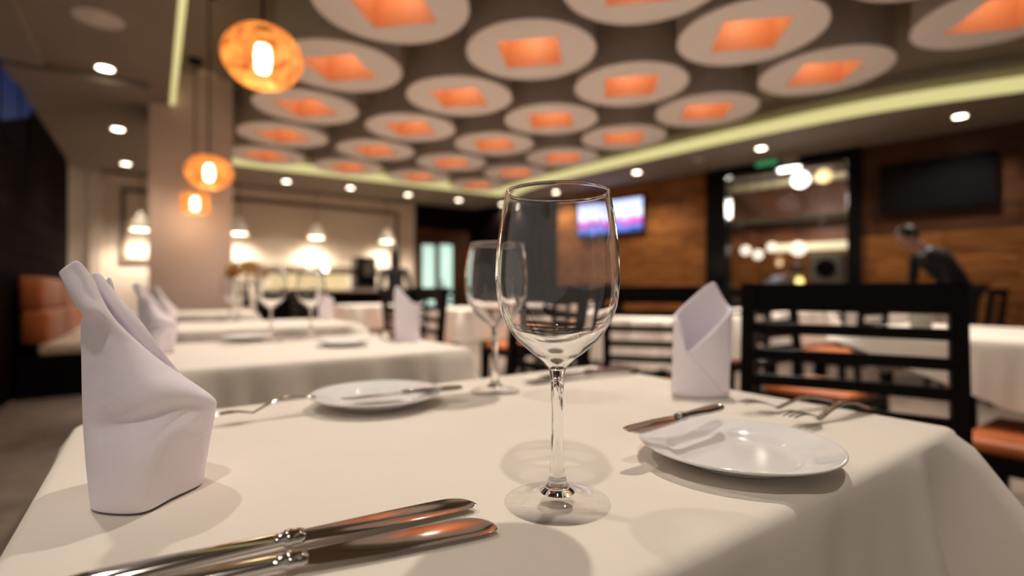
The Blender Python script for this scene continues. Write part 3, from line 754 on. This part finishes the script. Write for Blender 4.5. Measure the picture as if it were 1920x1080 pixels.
CH = [(V2(.60, 2.12), V2(.25, .97), 'black ladder-back chair between the wine glass and the small pocket napkin'),
      (UV(2.15, .07), EV, 'rust-seated black chair at the bottom right frame edge'),
      by(c2, EU)+('black chair drawn up to the right end of the second table',),
      by(c3, EU)+('black chair with rust seat at the right end of the third table',),
      by(c4, EU)+('black chair at the right end of the table by the column',),
      by(c5, EV)+('rust-seated black chair behind the right edge table, seen through the big chair slats',),
      by(T6, EU)+('black chair right of the table seen through the middle slats',),
      by(T7, EU)+('black chair right of the table under the globe lamps',),
      by(T7, -EV)+('black chair on the near side of the table under the globe lamps',),
      by(T8, -EV)+('black chair on the near side of the table before the waiter',),
      by(T8, EV)+('black chair on the far side of the table before the waiter',),
      by(T9, EU)+('black chair right of the mid-room table behind the wine glass',),
      by(T9, -EU)+('black chair left of the mid-room table behind the second wine glass',),
      by(T9, -EV)+('black chair on the near side of the mid-room table',),
      by(T10, EU)+('black chair right of the table near the dark-haired woman',),
      by(T10, -EU)+('black chair left of the table near the dark-haired woman',),
      by(T10, -EV)+('black chair on the near side of the table by the dark-haired woman',),
      by(T11, EU)+('black chair right of the far table below the glowing television',),
      by(T11, -EU)+('black chair left of the far table below the glowing television',),
      by(T11, -EV)+('black chair on the near side of the far table below the television',)]
for bk, fv, lb in CH: chair_at(bk, fv, lb, ch)
# banquette along the left wall
t = thing('banquette', 'rust-orange upholstered banquette with cream seat along the dark left wall', 'banquette', UV(U_LEFT+.02, 5.75, 0), ROOM_ROT)
obj('base', bx(0, .75, 0, 3.3, 0, .36, .01), M['blackm'], t)
for k in range(3):
    obj('seat_cushion', bx(.14, .78, k*1.1+.005, k*1.1+1.095, .361, .45, .02), M['cream'], t)
    obj('back_cushion', bx(.03, .20, k*1.1+.006, k*1.1+1.094, .452, .735, .03), M['rust'], t, True)
    obj('back_cushion', bx(.02, .17, k*1.1+.006, k*1.1+1.094, .737, 1.02, .03), M['rust'], t, True)
# ------------------------------------------------------------------ wine glasses
bowl_out = [(.0062, .0955), (.0112, .1015), (.0205, .1085), (.0318, .1195), (.0408, .1370), (.0440, .1560), (.0440, .1650), (.0428, .1830), (.0402, .2030), (.0368, .2208)]
def glass_proto(label):
    t = thing('wine_glass', label, 'wine glass', (0, 0, 0))
    po = profpts(bowl_out, 6)
    inn = []
    for i, (r, z) in enumerate(po):
        a = Vector(po[max(i-1, 0)]); b = Vector(po[min(i+1, len(po)-1)]); d = (b-a).normalized(); nrm = Vector((-d.y, d.x))
        th = .0011 if z > .125 else .0011+.0020*(.125-z)/.03
        inn.append((max(r+nrm.x*th, 0), z+nrm.y*th))
    k = next(i for i, (r, z) in enumerate(inn) if r > .0035)
    inner = [(0, inn[k][1]-.0004)]+inn[k:]
    pr = po+[(po[-1][0]-.0004, .2214)]+inner[::-1]
    obj('bowl', lathe(pr, 96), M['stem'], t, True)
    st = profpts([(.0061, .0954), (.0049, .088), (.0044, .078), (.0043, .055), (.0045, .036), (.0053, .0235), (.0076, .0145), (.0125, .0085)], 5)
    obj('stem', lathe([(0, .0954)]+st+[(0, .0085)], 40), M['stem'], t, True)
    obj('foot', lathe([(0, .0084)]+profpts([(.0125, .0084), (.019, .0052), (.027, .0032), (.0355, .0022), (.0376, .0014), (.0372, .0004)], 3)+[(0, .0004)], 72), M['foot'], t, True)
    for c in t.children: c.cycles.is_caustics_caster = c.name.split('.')[0] != 'foot'
    return t
g1 = glass_proto('large clear wine glass standing in sharp focus at the table centre'); p = T(1045, 946); g1.location = p+Vector((0, 0, .0012))
GL = [(T(928, 736), 'clear wine glass behind and left of the big wine glass', 1.0),
      (T(508, 641), 'left blurred wine glass on the second table', 1.0), (T(583, 636), 'right blurred wine glass on the second table', .97),
      (T(432, 606), 'blurred wine glass on the third table before the column', .95),
      (T(447, 590)+Vector((0, 0, 0)), 'small wine glass on the table at the foot of the column', 1.0)]
for p, lb, sc in GL: dup(g1, p+Vector((0, 0, .0012)), 0, lb, None, sc)
# ------------------------------------------------------------------ plates
def plate_proto(label):
    pr = profpts([(0, .0035), (.030, .0035), (.050, .0038), (.056, .0062), (.062, .0098), (.074, .0135), (.0838, .0172)], 5)
    under = profpts([(.0845, .0165), (.0835, .0148), (.073, .0105), (.060, .0055), (.049, .0020), (.0475, .0), (.0445, .0), (.043, .0016)], 3)+[(0, .0016)]
    bm = lathe(pr+under, 96)
    o = obj('side_plate', bm, M['china'], None, True); tag(o, label, 'plate'); return o
RT = .0172
pl1 = plate_proto('white side plate with a knife across its rim, right of the big glass'); q = Pz(1380, 834, TOP+.014); pl1.location = (q.x, q.y, TOP+.0012)
def plate(px, py, lb, sc=1):
    q = Pz(px, py, TOP+.012); o = pl1.copy(); COL.objects.link(o); o.location = (q.x, q.y, TOP+.0012); o['label'] = lb; o.scale = (sc,)*3; return o
plate(708, 742, 'white side plate with a knife on it, left of the glasses on the foreground table')
plate(645, 640, 'white side plate near the front edge of the second table', .85)
plate(462, 631, 'white side plate beside the left blurred glass on the second table', .85)
# ------------------------------------------------------------------ cutlery (built along +x from the handle end)
def ell(x, yc, zc, ry, rz, n=14): return [Vector((x, yc+ry*math.cos(2*PI*i/n), zc+rz*math.sin(2*PI*i/n))) for i in range(n)]
def knife_proto(label, L=.225, s=1.0):
    t = thing('table_knife', label, 'knife', (0, 0, 0))
    hl = L*.485
    H = [(0, .0035, .0022), (.004, .0062, .0032), (.012, .0078, .0038), (.035, .0074, .0040), (hl*.6, .0060, .0038), (hl*.9, .0048, .0036), (hl-.006, .0047, .0036), (hl-.0045, .0062, .0046), (hl-.002, .0064, .0048), (hl+.001, .0056, .0040), (hl+.0025, .0062, .0044), (hl+.006, .0058, .0034)]
    obj('handle', loft(bmesh.new(), [ell(x, 0, .0048, ry, rz) for x, ry, rz in H]), M['steel'], t, True)
    secs = []
    N = 54
    for i in range(N+1):
        f = 1-(1-i/N)**1.5; x = hl+.004+(L-hl-.004)*f
        ybot = -.0062-.0040*math.sin(PI*min(1, f*1.5)*.5)
        ytop = .0060+.0036*math.sin(PI*min(1, f*1.1)*.5)
        if f > .80:
            q = (f-.80)/.20; k = math.sqrt(max(0, 1-q**2.2)); yc = ybot+.004; ytop = yc+(ytop-yc)*k; ybot = yc+(ybot-yc)*k**.7
        if ytop < ybot+.0006: ytop = ybot+.0006
        th = .0012*(1-.35*f); z = .0040-.0014*f; w_ = ytop-ybot
        se = .0005*(i % 2) if f > .45 else 0     # fine serration on the edge only
        secs.append([Vector((x, ytop, z+th)), Vector((x, ybot+.22*w_, z+th*.9)), Vector((x, ybot+se, z)), Vector((x, ybot+.22*w_, z-th*.9)), Vector((x, ytop, z-th))])
    me = tomesh('blade', loft(bmesh.new(), secs)); autosmooth(me, 25); link('blade', me, M['steel'], t)
    if s != 1: t.scale = (s,)*3
    return t
def lay(o, a, b, L):       # handle end a -> tip b
    d = b-a; rz = math.atan2(d.y, d.x); ry = -math.asin(max(-1, min(1, d.z/max(d.length, 1e-6))))
    o.location = a; o.rotation_euler = (0, ry, rz); s = d.length/L; o.scale = (s,)*3; return o
k1 = knife_proto('upper of the two steel table knives lying at the bottom front edge')
def ext(tip, neck, L=.225): d = (neck-tip).normalized(); return tip+d*L
dz = Vector((0, 0, .0020))
tipA = T(886, 952)+dz; nkA = T(545, 1029)+dz; lay(k1, ext(tipA, nkA), tipA, .225); k1.rotation_euler.x = R(3)
def knife(a, b, lb, first=k1, L=.225, rx=0):
    o = dup(first, a, 0, lb); lay(o, a, b, L); o.rotation_euler.x = rx; return o
tipB = T(925, 993)+dz; nkB = T(568, 1068)+dz; knife(ext(tipB, nkB), tipB, 'lower of the two steel table knives lying at the bottom front edge', rx=R(8))
knife(T(1196, 699)+dz, T(985, 722)+dz, 'front steel knife lying flat behind the big wine glass')
knife(T(1180, 694)+dz, T(1010, 711)+dz, 'rear steel knife lying flat behind the big wine glass')
# butter knives on the plates
bk1 = knife_proto('steel butter knife resting on the left rim of the right plate', .17)
a_ = P(1352, 769, .525); b_ = P(1177, 813, .437); lay(bk1, a_, b_, .17); bk1.rotation_euler.x = R(-12)
o = dup(bk1, a_, 0, 'steel butter knife lying across the left foreground plate'); lay(o, P(866, 732, .715), P(640, 752, .652), .17)
def fork_proto(label, L=.18):
    t = thing('fork', label, 'fork', (0, 0, 0))
    def zc(x):       # side profile: handle arched, neck low, tines rising
        f = x/L
        return .0022+.013*math.sin(PI*min(1, f/.64))**1.2*(1 if f < .64 else 0)+(.013*math.sin(PI*(f-.64)/.36*.66) if f >= .64 else 0)
    H = [(0, .004, .0012), (.004, .0075, .0016), (.018, .0082, .0018), (.05, .0058, .0018), (.09, .0036, .0020), (.112, .0036, .0020), (.122, .0060, .0016), (.130, .0100, .0013), (.138, .0118, .0012), (.146, .0120, .0011)]
    H = [(x*L/.18, a, b) for x, a, b in H]
    secs = []
    for x, ry, rz in [(v.x, v.y, v.z) for v in crom([Vector(h) for h in H], 4)]: secs.append(ell(x, 0, zc(x)+.001, ry*1.15, rz*1.15, 12))
    hd_ = obj('handle', loft(bmesh.new(), secs), M['steel'], t, True)
    for k in range(4):
        y = -.0105+k*.0070; ss = []
        for i in range(7):
            x = (.144+.036*i/6)*L/.18; w_ = .0021*(1-.35*i/6); ss.append(ell(x, y*(1-.06*i/6), zc(x)+.001, w_, .0011*(1-.4*i/6), 8))
        obj('tine', loft(bmesh.new(), ss), M['steel'], hd_, True)
    return t
f1 = fork_proto('rear steel fork with clear tines beyond the right plate'); lay(f1, T(1572, 763)+dz, T(1389, 777)+dz, .18)
def fork(a, b, lb): o = dup(f1, a, 0, lb); return lay(o, a, b, .18)
fork(T(1626, 772)+dz, T(1474, 808)+dz, 'front steel fork with bright neck, partly behind the right plate')
fork(P(592, 746, .640), T(400, 800)+dz, 'steel fork lying between the tall napkin and the left plate')
fork(T(740, 640)+dz, T(702, 628)+dz, 'small blurred fork on the second table beside its napkin')
# ------------------------------------------------------------------ napkins
def nap_tall(label):
    base = T(290, 950); Y0 = base.y
    def pp(x, y, Y): return P(x, y, Y)-base
    bm = bmesh.new()
    # front sheet: rows bottom -> tip, columns left-back .. right-back
    rowsF = [
        [(200, 940, .385), (173, 953, .3580), (190, 965, .3474), (265, 966, .3465), (322, 938, .3710), (376, 912, .3975), (372, 900, .411)],
        [(195, 880, .390), (164, 880, .3600), (195, 885, .3455), (268, 880, .3395), (332, 858, .3660), (386, 852, .398), (378, 845, .415)],
        [(192, 845, .390), (161, 843, .3605), (194, 842, .3480), (268, 832, .3425), (338, 812, .3605), (395, 806, .397), (383, 800, .415)],
        [(190, 806, .390), (158, 804, .3610), (197, 803, .3530), (268, 786, .3487), (342, 762, .3634), (402, 766, .396), (388, 765, .415)],
        [(190, 760, .388), (156, 750, .3620), (196, 772, .3490), (264, 752, .3415), (337, 734, .3580), (398, 748, .392), (384, 745, .412)],
        [(190, 690, .388), (155, 685, .3620), (188, 690, .3470), (240, 690, .3440), (295, 695, .3560), (345, 710, .380), (335, 712, .398)],
        [(188, 640, .386), (154, 632, .3620), (178, 636, .3450), (215, 640, .3440), (255, 655, .3520), (300, 680, .370), (296, 682, .385)],
        [(182, 606, .384), (155, 606, .3600), (170, 604, .3430), (195, 606, .3400), (222, 618, .3450), (255, 643, .362), (254, 648, .378)],
        [(170, 590, .374), (158, 591, .3400), (166, 588, .3320), (182, 584, .3320), (200, 590, .3400), (222, 612, .352), (224, 618, .368)],
        [(152, 570, .360), (142, 567, .3380), (150, 562, .3300), (166, 557, .3330), (182, 565, .3360), (200, 583, .348), (203, 590, .362)],
        [(136, 545, .356), (128, 541, .3360), (137, 533, .3300), (152, 528, .3320), (168, 536, .3350), (183, 553, .346), (186, 560, .358)],
        [(122, 520, .352), (115, 516, .3400), (121, 509, .3340), (134, 501, .3320), (149, 497, .3330), (173, 527, .346), (176, 533, .356)],
        [(122, 519, .352), (114, 514, .3405), (121, 508, .3350), (134, 500, .3330), (149, 496, .3335), (172, 525, .346), (175, 531, .356)]]
    sheet(bm, [[pp(*q) for q in r] for r in rowsF], 4)
    # second fold: the ridge behind with its own peak
    rows2 = [
        [(170, 900, .392), (240, 925, .395), (330, 915, .402), (380, 900, .410)],
        [(170, 780, .392), (240, 780, .392), (320, 775, .398), (394, 760, .409)],
        [(170, 690, .386), (230, 690, .384), (290, 692, .388), (345, 708, .402)],
        [(172, 620, .378), (215, 622, .372), (262, 640, .374), (305, 660, .386)],
        [(176, 570, .372), (200, 572, .362), (228, 585, .362), (262, 603, .376)],
        [(173, 530, .368), (186, 532, .360), (203, 545, .360), (224, 562, .370)],
        [(174, 517, .367), (180, 513, .362), (187, 517, .362), (194, 527, .368)]]
    sheet(bm, [[pp(*q) for q in r] for r in rows2], 4)
    # third fold: small rear peak, and the back wall of the pocket
    rows3 = [
        [(185, 915, .400), (250, 905, .425), (330, 895, .432), (378, 898, .413)],
        [(180, 780, .398), (240, 770, .424), (330, 765, .430), (392, 762, .411)],
        [(180, 680, .392), (225, 675, .410), (280, 685, .412), (335, 705, .405)],
        [(182, 610, .386), (205, 605, .396), (235, 610, .396), (268, 625, .390)],
        [(190, 565, .384), (202, 560, .388), (212, 562, .388), (224, 572, .386)],
        [(199, 530, .384), (203, 522, .386), (207, 524, .386), (211, 540, .386)]]
    sheet(bm, [[pp(*q) for q in r] for r in rows3], 4)
    # floor the bottom exactly on the cloth
    for v in bm.verts:
        if v.co.z < .0008: v.co.z = .0008
    me = tomesh('folded_napkin', bm, True)
    o = link('folded_napkin', me, M['napkin'], None, base+Vector((0, 0, .0006)))
    so = o.modifiers.new('thickness', 'SOLIDIFY'); so.thickness = .0022; so.offset = 0
    sb = o.modifiers.new('smooth', 'SUBSURF'); sb.levels = 1; sb.render_levels = 1
    tag(o, label, 'napkin'); return o
n1 = nap_tall('tall pale lilac napkin folded to a leaning peak at left of the foreground table')
def nap_pocket(label):
    base = T(1318, 744); Y0 = base.y; k = Y0/F
    W2 = 53*k
    t = thing('folded_napkin', label, 'napkin', base+Vector((0, .012, .0012)))
    # pocket wall, angle 0 = right, going round the front (-y); height varies round it
    n = 120; bm = bmesh.new(); D = .026
    def interp(x, pts_):
        for (a0, h0), (a1, h1) in zip(pts_, pts_[1:]):
            if a0 <= x <= a1: return h0+(h1-h0)*(x-a0)/(a1-a0)
        return pts_[-1][1]
    def hgt(x, back):   # height of the rim by position across the pocket
        if back: return interp(x, [(-1.01, .112), (.25, .158), (.50, .164), (.62, .161), (1.01, .126)])
        return interp(x, [(-1.01, .112), (-.90, .100), (-.72, .062), (1.01, .126)])
    rows = []
    for f in [i/14 for i in range(15)]:
        ring = []
        for i in range(n):
            ar = -R(360*i/n)
            c, s = math.cos(ar), math.sin(ar)
            ex = abs(c)**.75*(1 if c > 0 else -1); ey = abs(s)**.95*(1 if s > 0 else -1); h = hgt(ex, s > 1e-6)*f
            wsc = 1+.035*(h/.16)
            ring.append(bm.verts.new((W2*.95*ex*wsc+.006*(h/.16), D*ey*(1-.25*h/.16), h)))
        rows.append(ring)
    for A, B in zip(rows, rows[1:]):
        for i in range(n): bm.faces.new((A[i], A[(i+1) % n], B[(i+1) % n], B[i]))
    me = tomesh('pocket', bm, True); o = link('pocket', me, M['napkin'], t)
    so = o.modifiers.new('thickness', 'SOLIDIFY'); so.thickness = .004; so.offset = 0
    # crossing flap on the front
    def fr(px, z):
        x = (px-1318)*k; e = min(1, abs(x)/(W2*.98)); yy = -D*(1-e**2.1)**.5*(1-.2*z/.16)-.0030
        return Vector((x, yy, z))
    bm = bmesh.new(); rws = []
    for i in range(9):
        f = i/8
        left_px = 1284+(1352-1284)*f; zl = .064-(.064-.004)*f
        rr = []
        for j in range(7):
            g = j/6; px = left_px+(1367-left_px)*g; zt = zl+((.116-.112*f)-zl)*g
            rr.append(fr(px, zt))
        rws.append(rr)
    sheet(bm, rws, 2)
    o = obj('front_flap', bm, M['napkin'], t, True); so = o.modifiers.new('thickness', 'SOLIDIFY'); so.thickness = .0024; so.offset = 0
    # inner flap seen standing inside the pocket at left
    bm = bmesh.new()
    sheet(bm, [[Vector((-W2*.86+i*.004, -.012+.006*i, z*(1-.06*i))) for i in range(4)] for z in (.03, .07, .095, .108)], 3)
    o = obj('inner_flap', bm, M['napkin'], t, True); so = o.modifiers.new('thickness', 'SOLIDIFY'); so.thickness = .002
    return t
n2 = nap_pocket('pale lilac pocket-folded napkin standing before the black slat chair')
def nap2(p, rz, lb): return dup(n2, p+Vector((0, 0, .0012)), rz, lb)
nap2(T(764, 640), R(150), 'pale lilac pocket napkin at the right end of the second table')
nap2(T(612, 600), R(160), 'pale lilac pocket napkin on the third table behind the glasses')
o = n1.copy(); COL.objects.link(o); o.location = T(298, 664)+Vector((0, 0, .0006)); o['label'] = 'pale lilac peaked napkin at the left end of the second table'
o = n1.copy(); COL.objects.link(o); o.location = T(316, 612)+Vector((0, 0, .0006)); o['label'] = 'far pale lilac peaked napkin at the left end of the third table'; o.rotation_euler = (0, 0, .3)
# ------------------------------------------------------------------ far furniture
u0_, Y_ = hitback(490, 8.9); u1_, _ = hitback(738, 8.9)
t = thing('buffet_counter', 'long dark buffet counter with warm backlit front against the back wall', 'counter', UV(u0_, 8.85, 0), ROOM_ROT); L = u1_-u0_
obj('body', bx(0, L, 0, .6, 0, .88, .01), M['blackm'], t); obj('worktop', bx(-.04, L+.04, -.06, .64, .881, .92, .01), M['cream'], t)
obj('lit_front', bx(.1, L-.85, .05, .09, .921, 1.18, .004), M['yellowlit'], t); obj('shelf', bx(.05, L-.82, .0, .55, 1.181, 1.22, .008), M['framew'], t)
def on_buffet(px, z): u_, Y = hitback(px, 9.05); return UV(u_, 9.05, z)
for px, lb in ((582, 'left glowing round candle globe on the buffet shelf'), (610, 'right glowing round candle globe on the buffet shelf')):
    t = thing('candle_globe', lb, 'candle', on_buffet(px, 1.222))
    obj('globe', lathe(profpts([(.03, 0), (.045, .02), (.048, .05), (.032, .08)], 4), 20), M['globe_hot'] if px > 600 else M['globe'], t, True)
    obj('base', lathe([(0, 0), (.04, 0), (.04, .008), (0, .008)], 16), M['blackm'], t)
t = thing('coffee_machine', 'dark coffee machine at the right end of the buffet', 'machine', on_buffet(682, .922), ROOM_ROT)
obj('body', bx(-.18, .18, -.16, .16, 0, .58, .02), M['black'], t); obj('panel', bx(-.06, .12, -.17, -.161, .25, .50, .004), M['grey'], t); obj('tray', bx(-.15, .15, -.24, -.161, .0, .04, .005), M['grey'], t)
# flowers
p = T(462, 576); t = thing('flower_vase', 'dark vase with a ball of amber flowers on the table by the column', 'vase', p)
obj('vase', lathe(profpts([(0, 0), (.03, 0), (.035, .02), (.022, .10), (.02, .2), (.028, .235)], 4), 20), M['black'], t, True)
rr = random.Random(4); pm = tomesh('blossom', lathe(profpts([(0, -.02), (.02, -.012), (.03, .004), (.022, .016), (0, .01)], 2), 9), True); pm.materials.append(M['petal'])
lm = tomesh('leaf', sheet(bmesh.new(), [[Vector((-.012, 0, 0)), Vector((0, .0, .004)), Vector((.012, 0, 0))], [Vector((-.02, .04, .0)), Vector((0, .04, .01)), Vector((.02, .04, 0))], [Vector((-.002, .09, -.01)), Vector((0, .09, -.008)), Vector((.002, .09, -.01))]], 2), True); lm.materials.append(M['leaf'])
for i in range(42):
    z = 1-2*(i+.5)/42; a = i*2.4; q = math.sqrt(1-z*z)
    if z < -.6: continue
    b = link('blossom', pm, None, t, (q*math.cos(a)*.15, q*math.sin(a)*.15, .32+z*.095)); b.rotation_euler = (rr.random()*2, rr.random()*2, a)
for i in range(8):
    b = link('leaf', lm, None, t, (.05*math.cos(i*.785), .05*math.sin(i*.785), .235)); b.rotation_euler = (-.3, 0, i*.785-PI/2)
# dark cup on the right table
p = T(1841, 594); o = obj('dark_cup', lathe(profpts([(0, 0), (.028, 0), (.034, .02), (.038, .07)], 3)+profpts([(.036, .07), (.031, .02), (0, .008)], 3), 24), M['grey'], None, True, p+Vector((0, 0, .001)))
p2 = UV(2.48, .58, .751); o.location = Vector((p2.x, p2.y, .751))+EV*.12-EU*.1; tag(o, 'small grey cup on the table at the right frame edge', 'cup')
# ------------------------------------------------------------------ people
def skin_body(name, joints, edges, m, parent, root):
    me = bpy.data.meshes.new(name); names = list(joints)
    me.from_pydata([joints[k][0] for k in names], [(names.index(a), names.index(b)) for a, b in edges], [])
    o = link(name, me, m, parent); md = o.modifiers.new('skin', 'SKIN'); md.use_smooth_shade = True
    for i, k in enumerate(names):
        r = joints[k][1]; me.skin_vertices[0].data[i].radius = (r, r) if not isinstance(r, tuple) else r
        me.skin_vertices[0].data[i].use_root = (k == root)
    sb = o.modifiers.new('sub', 'SUBSURF'); sb.levels = 2; sb.render_levels = 2
    return o
def head_parts(t, hp, fwd, hair, up=Vector((0, 0, 1)), longhair=False):
    f = fwd.normalized(); s = f.cross(up).normalized(); u_ = s.cross(f).normalized()
    Mx = Matrix((s, f, u_)).transposed().to_4x4(); Mx.translation = hp
    def ell_obj(name, rx, ry, rz, off, m, n=20):
        bm = bmesh.new(); bmesh.ops.create_uvsphere(bm, u_segments=n, v_segments=n//2+2, radius=1)
        for v in bm.verts:
            z = v.co.z; taper = 1-.18*max(0, -z)
            v.co = Vector((v.co.x*rx*taper, v.co.y*ry*(taper if v.co.y > 0 else 1), z*rz))
            v.co += Vector(off)
        o = obj(name, bm, m, t, True); o.matrix_local = Mx; return o
    ell_obj('head', .074, .094, .116, (0, 0, 0), M['skin'], 24)
    ell_obj('nose', .013, .018, .022, (0, .094, -.01), M['skin'], 10)
    for sx in (-1, 1):
        ell_obj('eye', .012, .008, .008, (sx*.030, .082, .012), M['hair'], 10); ell_obj('ear', .010, .020, .030, (sx*.075, -.005, -.002), M['skin'], 10)
    ell_obj('mouth', .024, .008, .006, (0, .083, -.050), mat('lips', (.30, .12, .10, 1)), 10)
    ell_obj('hair', .083, .098, .110, (0, -.022, .028), hair, 24)
    if longhair: ell_obj('long_hair', .088, .05, .21, (0, -.07, -.12), hair, 20)
V = Vector
def hand(t, wr, d, side, name='hand'):
    d = d.normalized(); a = d.cross(V((0, 0, 1))).normalized(); n_ = a.cross(d)
    J = {'w': (wr, .020), 'p': (wr+d*.05, (.034, .016)), 'k': (wr+d*.085, (.036, .014))}; E = [('w', 'p'), ('p', 'k')]
    for i in range(4):
        b = wr+d*.080+a*(-.027+.018*i); ln = (.055, .07, .065, .05)[i]
        J[f'a{i}'] = (b+d*.02, .009); J[f'b{i}'] = (b+d*ln*.7-n_*.015, .008); J[f'c{i}'] = (b+d*ln-n_*.032, .007); E += [('k', f'a{i}'), (f'a{i}', f'b{i}'), (f'b{i}', f'c{i}')]
    J['t0'] = (wr+d*.04+a*side*.035, .011); J['t1'] = (wr+d*.07+a*side*.055-n_*.01, .009); J['t2'] = (wr+d*.095+a*side*.055-n_*.025, .008); E += [('p', 't0'), ('t0', 't1'), ('t1', 't2')]
    skin_body(name, J, E, M['skin'], t, 'w')
def person(label, base, rz, lean, sit=False, top='shirt', vest=None, legs='darkcl', longhair=False, reach=False, sc=1.0, collar=False):
    t = thing('person', label, 'person', base, rz); t.scale = (sc,)*3
    # local: facing +y, lean = torso lean in degrees
    hip = V((0, 0, .95))
    ld = V((0, math.sin(R(lean)), math.cos(R(lean))))
    up = lambda d: hip+ld*d
    neck = up(.53); nd = (ld+V((0, .35*math.sin(R(lean)), .0))).normalized(); hd = neck+nd*.10
    J = {'hip': (hip, (.15, .105)), 'waist': (up(.17), (.135, .10)), 'chest': (up(.36), (.165, .115)), 'neckb': (up(.48), (.09, .07)), 'neck': (up(.50), (.060, .055))}
    E = [('hip', 'waist'), ('waist', 'chest'), ('chest', 'neckb'), ('neckb', 'neck')]
    for s, q in ((-1, 'l'), (1, 'r')):
        sh_ = up(.44)+V((s*.185, 0, 0)); J[q+'sh'] = (sh_, .060)
        if reach: el = sh_+V((s*.05, .16, -.24)); wr_ = el+V((-s*.06, .23, -.06))
        else: el = sh_+V((s*.06, -.02, -.29)); wr_ = el+V((-s*.03, .13, -.22))
        J[q+'el'] = (el, .044); J[q+'wr'] = (wr_, .032)
        J[q+'hp'] = (hip+V((s*.095, 0, -.06)), .095); J[q+'kn'] = (V((s*.11, .02, .50)), .062); J[q+'an'] = (V((s*.11, -.02, .09)), .043); J[q+'ft'] = (V((s*.12, .14, .04)), .036)
        E += [('chest', q+'sh'), (q+'sh', q+'el'), (q+'el', q+'wr'), ('hip', q+'hp'), (q+'hp', q+'kn'), (q+'kn', q+'an'), (q+'an', q+'ft')]
        hand(t, wr_, (wr_-el), -s if s > 0 else 1, 'hand')
    skin_body('body', J, E, M[top], t, 'hip')
    # trousers, slightly larger over the legs
    JT = {'hip': (hip+V((0, 0, .02)), (.158, .113))}; ET = []
    for s, q in ((-1, 'l'), (1, 'r')):
        JT[q+'hp'] = (J[q+'hp'][0], .102); JT[q+'kn'] = (J[q+'kn'][0], .072); JT[q+'an'] = (J[q+'an'][0], .056); ET += [('hip', q+'hp'), (q+'hp', q+'kn'), (q+'kn', q+'an')]
    skin_body('trousers', JT, ET, M[legs], t, 'hip')
    if vest:
        JV = {'a': (hip, (.166, .122)), 'b': (up(.17), (.150, .115)), 'c': (up(.34), (.185, .130)), 'd': (up(.43), (.165, .105))}
        skin_body('vest', JV, [('a', 'b'), ('b', 'c'), ('c', 'd')], M[vest], t, 'a')
    skin_body('neck', {'a': (up(.50), .062), 'b': (neck+nd*.05, .055), 'c': (hd+nd*.05, .050)}, [('a', 'b'), ('b', 'c')], M['skin'], t, 'a')
    if collar: skin_body('collar', {'a': (up(.455), (.098, .085)), 'b': (neck-ld*.01, (.064, .064))}, [('a', 'b')], M['shirt'], t, 'a')
    head_parts(t, hd+nd*.06+V((0, .02, 0)), (V((0, 1, 0))-V((0, 0, 1))*math.tan(R(lean*.75))), M['hair'], longhair=longhair)
    return t
wp = P(1770, 545, 5.15); person('waiter in black jacket with pale collar bending forward near the right wall', V((wp.x+.16, wp.y, 0)), R(88), 44, top='darkcl', vest='darkcl', sc=1.0, collar=True)
fp = P(741, 545, 7.3); person('dark-haired woman in black seen before the buffet counter', V((fp.x, fp.y, 0)), R(15), 4, top='darkcl', vest=None, longhair=True, sc=.86)
bp_ = inbar(1424, 545, .82); person('person in pale blue shirt low behind the black framed window', V((bp_.x, bp_.y, 0)), R(-150), 62, top='shirt', vest=None, sc=.92)
